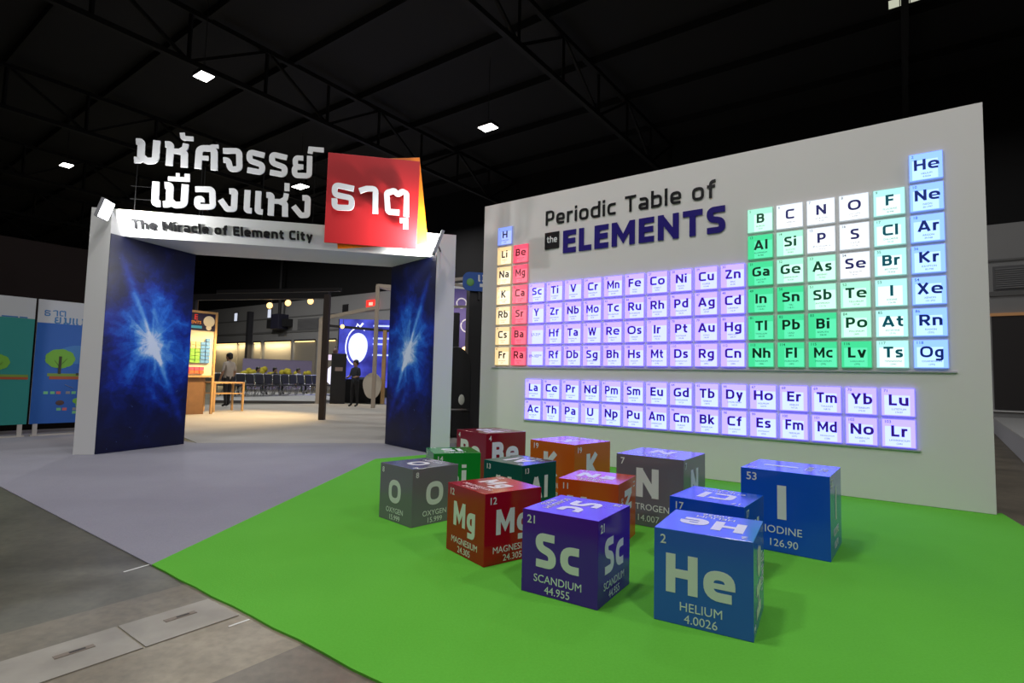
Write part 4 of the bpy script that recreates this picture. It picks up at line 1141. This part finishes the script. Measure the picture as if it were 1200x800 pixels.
# ------------------------------------------------------------------ people
def figure(name, loc, rz, label, pose='stand', shirt=(.05, .05, .06), pants=(.02, .02, .025), skin=(.35, .2, .13), hair=(.01, .008, .007), height=1.68, arms=None, group=None):
    k = height / 1.7
    V, E, R = [], [], []
    def add(p, r, par=None):
        V.append(Vector(p) * k); R.append((r * k, r * k) if not isinstance(r, tuple) else (r[0] * k, r[1] * k))
        if par is not None: E.append((par, len(V) - 1))
        return len(V) - 1
    seat = pose == 'sit'
    dz = -.45 if seat else 0
    pel = add((0, 0, .94 + dz), (.15, .11))
    wa = add((0, .0, 1.1 + dz), (.135, .10), pel); chs = add((0, 0, 1.3 + dz), (.16, .11), wa); nb = add((0, 0, 1.44 + dz), (.07, .065), chs)
    n2 = add((0, .01, 1.50 + dz), .052, nb)
    h1 = add((0, .025, 1.56 + dz), (.075, .085), n2); h2 = add((0, .02, 1.63 + dz), (.078, .095), h1); h3 = add((0, .015, 1.685 + dz), (.06, .07), h2)
    nose = add((0, .115, 1.60 + dz), .014, h1)
    for s in (-1, 1):
        sh = add((s * .17, 0, 1.39 + dz), .06, chs)
        A = (arms or {}).get(s, [(s * .23, -.02, 1.12), (s * .22, .10, .9), (s * .21, .13, .83)])
        el = add((A[0][0], A[0][1], A[0][2] + dz), .043, sh); wr = add((A[1][0], A[1][1], A[1][2] + dz), .03, el)
        hd = add((A[2][0], A[2][1], A[2][2] + dz), (.034, .022), wr)
        d = (Vector(A[2]) - Vector(A[1])).normalized()
        for fi, fl_ in enumerate((.065, .075, .07, .055)):
            q = Vector((A[2][0], A[2][1] + (fi - 1.5) * .018, A[2][2] + dz))
            f1_ = add(q + d * fl_ * .6, .0095, hd); add(q + d * fl_ + Vector((0, .008, 0)), .008, f1_)
        th = add(Vector((A[2][0] - s * .0, A[2][1] + .045, A[2][2] + dz + .01)), .010, wr)
        hp = add((s * .09, 0, .90 + dz), .092, pel)
        if seat:
            kn = add((s * .11, .42, .50), .062, hp); an = add((s * .11, .44, .09), .042, kn); add((s * .11, .57, .04), .038, an)
        else:
            st = .05 * s
            kn = add((s * .10, st * .6 + .02, .50), .062, hp); an = add((s * .10, st, .09), .042, kn); add((s * .11, st + .14, .04), .038, an)
    me = bpy.data.meshes.new(name); me.from_pydata([tuple(v) for v in V], E, [])
    o = bpy.data.objects.new('tmp_figure', me); col.objects.link(o)
    md = o.modifiers.new('skin', 'SKIN'); md.use_smooth_shade = True
    for i, d in enumerate(me.skin_vertices[0].data):
        d.radius = R[i]; d.use_root = (i == 0)
    sb = o.modifiers.new('sub', 'SUBSURF'); sb.levels = 1; sb.render_levels = 1
    dg = bpy.context.evaluated_depsgraph_get(); dg.update()
    bme = bpy.data.meshes.new_from_object(o.evaluated_get(dg)); bme.name = 'body'
    bpy.data.objects.remove(o); bpy.data.meshes.remove(me)
    ms = [mat('skin_%d' % int(skin[0] * 100), skin, .6), mat('shirt_%d_%d_%d' % tuple(int(c * 200) for c in shirt), shirt, .8), mat('pants_%d_%d_%d' % tuple(int(c * 200) for c in pants), pants, .8), M_black]
    bme.materials.clear()
    for q in ms: bme.materials.append(q)
    for p in bme.polygons:
        p.use_smooth = True
        c = p.center / k
        z = c.z - dz
        leg = c.z < .95 + dz if not seat else (c.z < .52 or c.y > .14 and c.z < .62)
        if z > 1.47: p.material_index = 0
        elif abs(c.x) > .185 and z < 1.14 and z > .55 and not (seat and c.y > .3): p.material_index = 0
        elif leg: p.material_index = 3 if c.z < .075 else 2
        else: p.material_index = 1
    r = empty('person', loc, rz, label, 'person', group)
    bo = link_mesh('body', bme, None, r)
    MB().sphere((0, -.005 * k, (1.655 + dz) * k), .098 * k, (.95, 1.08, .88)).sphere((0, -.05 * k, (1.59 + dz) * k), .08 * k, (.95, .8, 1.0)).build('hair', mat('hair', hair, .5), r, smooth=True)
    return r
figure('visitor', (-5.511, 19.35, .0062), 2.6, 'person in dark clothes standing between the kiosk and the pale post', shirt=(.03, .035, .05), pants=(.012, .012, .014), height=1.64,
       arms={-1: [(-.24, .02, 1.15), (-.20, .22, 1.08), (-.15, .29, 1.08)], 1: [(.24, .02, 1.15), (.20, .22, 1.05), (.15, .29, 1.05)]})
figure('walker', (-9.15, 17.7, .0062), 1.2, 'person in a pale top and dark trousers walking past the wooden table', shirt=(.42, .38, .36), pants=(.02, .018, .02), height=1.72)
sits = [(1, 'grey', (.16, .18, .2)), (4, 'light grey', (.25, .28, .3)), (6, 'black', (.03, .03, .035)), (9, 'white', (.5, .5, .5))]
for i, (si, nm, c) in enumerate(sits):
    p = SEATS[12 + si]
    figure('sitter', p + Vector((0, 0, 0.02)), -2.0, 'seated person in a %s top, %s among the seated audience' % (nm, ['leftmost', 'second from left', 'third from left', 'rightmost'][i]), 'sit', shirt=c)

# bright round display with red topped box by the chairs
rd = empty('round_lightbox', (-8.6, 26.6, .1), 0, 'glowing white round lightbox on a stand at the right end of the chairs', 'lightbox')
b = MB(); b.prism([(.42 * math.cos(q), .98 + .48 * math.sin(q)) for q in [2 * math.pi * j / 28 for j in range(28)]], -.06, .06)
for v in b.bm.verts: v.co = Vector((v.co.x, v.co.z, v.co.y))
b.build('disc', mat('lightbox_white', (.8, .8, .8), .5, emit=(.85, .82, 1.1), estr=.9), rd)
MB().box(-.06, .06, -.05, .05, .02, .52).box(-.25, .25, -.2, .2, 0, .03).build('stand', M_dark, rd)
MB().box(-.12, .12, -.05, .05, 1.46, 1.72).build('red_column', mat('column_red', (.45, .04, .03), .5), rd)
MB().box(-.36, .36, -.12, .12, 1.72, 1.98).build('top_box', mat('lightbox_top', (.8, .7, .8), .5, emit=(.8, .65, .9), estr=.8), rd)
MB().sphere((0, 0, 2.14), .13, (1, 1, 1.3), 12).tube([(0, 0, 1.95), (0, 0, 2.4)], .02, 6).build('finial', mat('finial_dark', (.12, .06, .05), .5), rd)

# low mauve partition, yellow flower beds behind the audience
mp = empty('mauve_partition', (-17.9, 36.4, 0), .70, 'low mauve grey partition screen behind the audience', 'partition')
MB().box(0, 4.6, 0, .1, 0, 2.02).build('panel', mat('mauve', (.30, .26, .42), .7), mp)
MB().box(0, 4.6, -.02, .12, 2.02, 2.06).build('cap_rail', mat('mauve_rail', (.3, .28, .36), .6), mp)
for i, q in enumerate(((-16.9, 34.9, .1), (-15.9, 35.1, .1), (-14.7, 35.2, .1), (-13.6, 35.6, .1))):
    b = MB(); random.seed(50 + i)
    for j in range(14):
        b.sphere((random.uniform(-.45, .45), random.uniform(-.2, .2), random.uniform(.5, 1.25)), random.uniform(.12, .22), seg=8)
    r = empty('flower_bush', q, 0, 'yellow flowering bush in front of the mauve partition, %s of four' % ['leftmost', 'second from left', 'third from left', 'rightmost'][i], 'bush', 'yellow bushes')
    b.build('blossom', mat('yellow_flower', (.45, .38, .03), .8), r)
    MB().tube([(0, 0, -.1), (0, 0, .7)], .06, 6).build('stem', mat('stem_green', (.05, .12, .03), .8), r)

# roller door bays of the far wall, lit from above
for i, (s0, s1, g) in enumerate([(-21.5, -17.6, .5), (-17.4, -16.2, .42), (-14.9, -13.8, .45), (-13.2, -9.4, .5), (-8.9, -6.2, .34), (-5.7, -3.7, .34), (-3.0, 1.0, .3)]):
    r = empty('roller_door', on_back(s0, 0, 0), WA, 'pale roller door with a warm light strip along its top, %s in the far wall' % ['leftmost', 'second from left', 'third from left', 'fourth from left', 'fifth from left', 'sixth from left', 'behind the glowing screen'][i], 'roller door', 'far roller doors')
    w = s1 - s0
    MB().box(0, w, -.12, -.005, 0, 3.62).build('shutter', mat('shutter_%d' % int(g * 100), (g, g * .9, g * .75), .7), r)
    MB().box(0, w, -.22, -.12, 3.62, 3.74).build('hood', M_dark, r)
    MB().box(.1, w - .1, -.2, -.14, 3.56, 3.62).build('light_strip', mat('warm_strip', (.8, .6, .3), .5, emit=(1, .72, .28), estr=2.2 if i < 4 else .5), r)
    if i < 4: area_light('door_strip_light', on_back((s0 + s1) / 2, 3.55, .45), on_back((s0 + s1) / 2, 0, .1), 70 if i in (0, 3) else 24, w - .2, (1, .80, .45), shape='RECTANGLE', size_y=.1)
for i, (s, w_) in enumerate([(-15.8, .5)]):
    if w_:
        o = hall_box('column', s, s + .4, -.4, -.02, 0, 6.3, mat('column_dark', (.05, .05, .06), .8)); tag(o, 'dark column on the far hall wall between the roller doors', 'column')
for s, z, lab in ((-18.6, 5.55, 'small lit window high on the far wall above the booth table'), (-13.2, 5.6, 'small lit window high on the far wall between the warm spotlights')):
    r = empty('wall_light_panel', on_back(s, z, 0), WA, lab, 'window')
    MB().box(0, .62, -.05, -.005, 0, .85).build('frame', M_dark, r)
    MB().box(.08, .54, -.07, -.04, .08, .77).build('pane', mat('lit_pane', (.5, .5, .5), .5, emit=(.75, .8, .95), estr=.8), r)
r = empty('air_handler', on_back(-11.2, 4.6, 0), WA, 'dark blue air handling unit mounted on the far wall', 'air conditioner')
MB().box(0, 1.1, -.9, -.02, 0, 1.2).build('casing', mat('unit_blue', (.03, .03, .06), .6), r, .05)
MB().box(-.9, 0, -.7, -.02, .1, .8).box(1.1, 1.7, -.6, -.02, .2, .8).build('duct', M_dark, r)
MB().tube([(.55, -.5, 1.2), (.55, -.5, 7.9)], .12, 10).build('pipe', M_dark, r)
def louvre(s, z0, w, h, label):
    r = empty('wall_louvre', on_back(s, z0, 0), WA, label, 'louvre')
    MB().box(0, w, -.05, -.005, 0, h).build('frame', mat('louvre_frame', (.16, .16, .17), .7), r)
    b = MB(); k_ = 10
    for j in range(k_): b.box(.06, w - .06, -.09, -.04, .05 + j * (h - .1) / k_, .05 + (j + .55) * (h - .1) / k_)
    b.build('blades', mat('louvre_blade', (.28, .28, .29), .7), r)
louvre(-8.8, 4.5, 2.7, .85, 'grey louvre panel on the far wall right of the air handling unit')
louvre(32.33, 4.55, .98, .82, 'grey louvre panel on the hall wall at the right edge of the picture')
r = empty('wall_vent', on_back(-3.2, 5.6, 0), WA, 'small square vent on the far wall left of the exit sign', 'vent')
MB().box(0, .55, -.1, -.005, 0, .55).build('box', M_black, r)
MB().box(-.04, .59, -.06, -.006, -.04, .0).box(-.04, .59, -.06, -.006, .55, .59).build('frame', M_dark, r)
r = empty('exit_sign', on_back(-.3, 5.8, 0), WA, 'red glowing exit sign on the far wall above the screen', 'exit sign')
MB().box(-.15, .85, -.2, -.005, -.05, .5).build('box', mat('exit_red', (.5, .02, .02), .5, emit=(1.3, .03, .02), estr=1.2), r)
MB().box(.15, .55, -.22, -.2, .12, .34).build('legend', mat('exit_legend', (.9, .5, .4), .5, emit=(1.5, .5, .35), estr=1.0), r)

# ------------------------------------------------------------------ right of the portal: dark column, blue hanging sign, stage beyond
bc = empty('black_column', (-.78, 11.75, 0), .25, 'black square column between the portal and the display wall', 'column')
MB().box(-.20, .22, -.2, .2, .0, 3.05).build('shaft', M_black, bc)
MB().box(-.22, .24, -.22, .22, .0, .04).build('base', M_dark, bc)
bs = empty('blue_sign', (-.72, 11.5, 3.0), .2, 'blue rounded sign with white Thai letters on the black column', 'sign')
b = MB(); w, h_, rr = .36, .2, .14
pl = []
for cx, cz, a0 in ((w - rr, h_ - rr, 0), (-w + rr, h_ - rr, 90), (-w + rr, -h_ + rr, 180), (w - rr, -h_ + rr, 270)):
    for j in range(6): pl.append((cx + rr * math.cos(math.radians(a0 + j * 18)), cz + .18 + rr * math.sin(math.radians(a0 + j * 18))))
b.prism(pl, -.02, .02)
for v in b.bm.verts: v.co = Vector((v.co.x, v.co.z, v.co.y))
b.build('plate', mat('sign_blue', (.02, .10, .42), .4), bs)
MB().box(-.02, .02, .0, .06, -.2, .1).build('bracket', M_dark, bs)
for nm, x, z, kk in (('เ', -.02, .2, .42), ('ม', .05, .2, .42)):
    st = dict(THAI)[nm]
    xs = [p[0] for q in st for p in q[0]]; zs = [p[1] for q in st for p in q[0]]
    T = [([(x + (a - min(xs)) * kk, z + (c - min(zs)) * kk) for a, c in pts], r_ * kk, w_ * kk) for pts, r_, w_ in st]
    link_mesh('letter', stroke_mesh(T, -.028, -.019), M_letter, bs)
MB().box(.0, .28, -.026, -.019, .07, .14).build('small_line', M_letter, bs)
MB().sphere((-.2, -.02, .16), .085, (1, .15, 1), 12).build('emblem', mat('emblem_green', (.15, .4, .12), .5), bs)
tc_ = empty('black_pole', (-1.42, 13.6, 0), 0, 'thin black pole left of the black column', 'pole')
MB().box(-.09, .09, -.09, .09, 0, 2.75).build('shaft', M_black, tc_)
MB().box(-.2, .2, -.2, .2, 0, .03).build('base', M_dark, tc_)
st_ = empty('stage_backdrop', (-3.6, 16.6, 0), .15, 'purple lit backdrop with printed bubbles behind the black column', 'backdrop')
MB().box(0, 4.6, 0, .1, 1.9, 3.9).build('panel', mat('backdrop_purple_lit', (.10, .08, .28), .7, emit=(.05, .045, .16), estr=.35), st_)  # purple light is painted in, as base colour and faint emission
MB().box(0, 4.6, 0, .1, 0, 1.9).build('curtain', mat('backdrop_wood', (.30, .14, .05), .7, bump=(4, .6)), st_)
for x, z, rr in ((2.02, 3.45, .15), (2.22, 2.75, .2), (2.45, 3.2, .1), (2.62, 3.4, .16), (2.35, 2.25, .1), (2.75, 2.6, .12)):
    MB().tube([(x + rr * math.cos(q), -.01, z + rr * math.sin(q)) for q in [2 * math.pi * j / 18 for j in range(18)]], .022, 6, True).build('bubble', mat('bubble_white', (.6, .6, .65), .5, emit=(.35, .35, .42), estr=.6), st_)
spot_lamp((-1.42 + .02, 16.2, 1.98), 'warm spotlight low beside the black column', (-1.4, 18, 1), 0)
area_light('backdrop_lamp', (-1.4, 15.6, 3.4), (-1.2, 16.6, 1.2), 30, .3, (1, .8, .6))
bf = empty('canopy_frame', (-2.2, 12.9, 0), .1, 'white canopy beams seen right of the portal pillar', 'frame')
MB().bar((.3, 0, 3.42), (1.9, -.1, 3.62), .07, .07).bar((.3, 0, 3.42), (1.7, .9, 3.42), .06, .06).bar((.3, .9, 2.92), (1.9, .8, 2.98), .06, .06).build('beam', mat('canopy_white', (.5, .45, .38), .5), bf)
MB().box(.22, .3, -.05, .05, .0, 3.46).box(.22, .3, .85, .95, 0, 2.95).build('post', mat('canopy_white', (.5, .45, .38), .5), bf)
ch = empty('black_armchair', (-1.06, 10.35, .0065), .35, 'black round backed armchair with a white sticker beside the portal pillar', 'armchair')
b = MB(); b.prism([(-.30, .0), (.30, .0), (.30, .75)] + [(.30 * math.cos(q), .75 + .42 * math.sin(q)) for q in [math.pi * j / 12 for j in range(1, 12)]] + [(-.30, .75)], -.06, .06)
for v in b.bm.verts: v.co = Vector((v.co.x, v.co.z, v.co.y + .55))
b.build('backrest', M_black, ch, .02)
MB().box(-.32, .32, -.0, .5, .02, .52).build('seat', M_black, ch, .03)
MB().sphere((.12, -.062, .72), .09, (.7, .1, 1.1), 10).build('sticker', mat('sticker_white', (.7, .72, .65), .5), ch)
MB().box(-.3, -.24, -.02, .5, 0, .05).box(.24, .3, -.02, .5, 0, .05).build('leg', M_dark, ch)

# ------------------------------------------------------------------ right edge: shutter door, low kerb
r = empty('shutter_door', on_back(32.26, 0, 0), WA, 'dark shutter door with orange lit frame at the right edge of the picture', 'shutter door')
MB().box(0, .82, -.06, -.005, .5, 3.66).build('shutter', mat('shutter_dark', (.035, .03, .03), .5), r)
MB().box(-.05, 1.0, -.12, -.005, 3.66, 3.76).box(.86, .94, -.12, -.005, .5, 3.66).build('frame', mat('frame_orange', (.5, .28, .14), .5, emit=(.3, .14, .05), estr=.4), r)
MB().box(-.2, 1.0, -.1, -.005, .42, .47).build('sill', mat('sill_white', (.8, .8, .8), .5), r)
MB().box(1.1, 1.3, -.1, -.005, .0, 3.9).build('rack', mat('rack_orange', (.35, .18, .07), .6), r)
kb = empty('low_kerb', (0, 0, 0), 0, 'low grey kerb running behind the display wall at right', 'kerb')
MB().prism([(13.2, 15.0), (7.9, 8.4), (8.4, 8.1), (13.8, 14.6)], 0, .38).build('body', mat('kerb_grey', (.38, .38, .42), .6), kb)
MB().prism([(13.2, 15.02), (7.88, 8.4), (8.42, 8.08), (13.84, 14.6)], .38, .41).build('coping', mat('kerb_top', (.42, .42, .42), .6), kb)
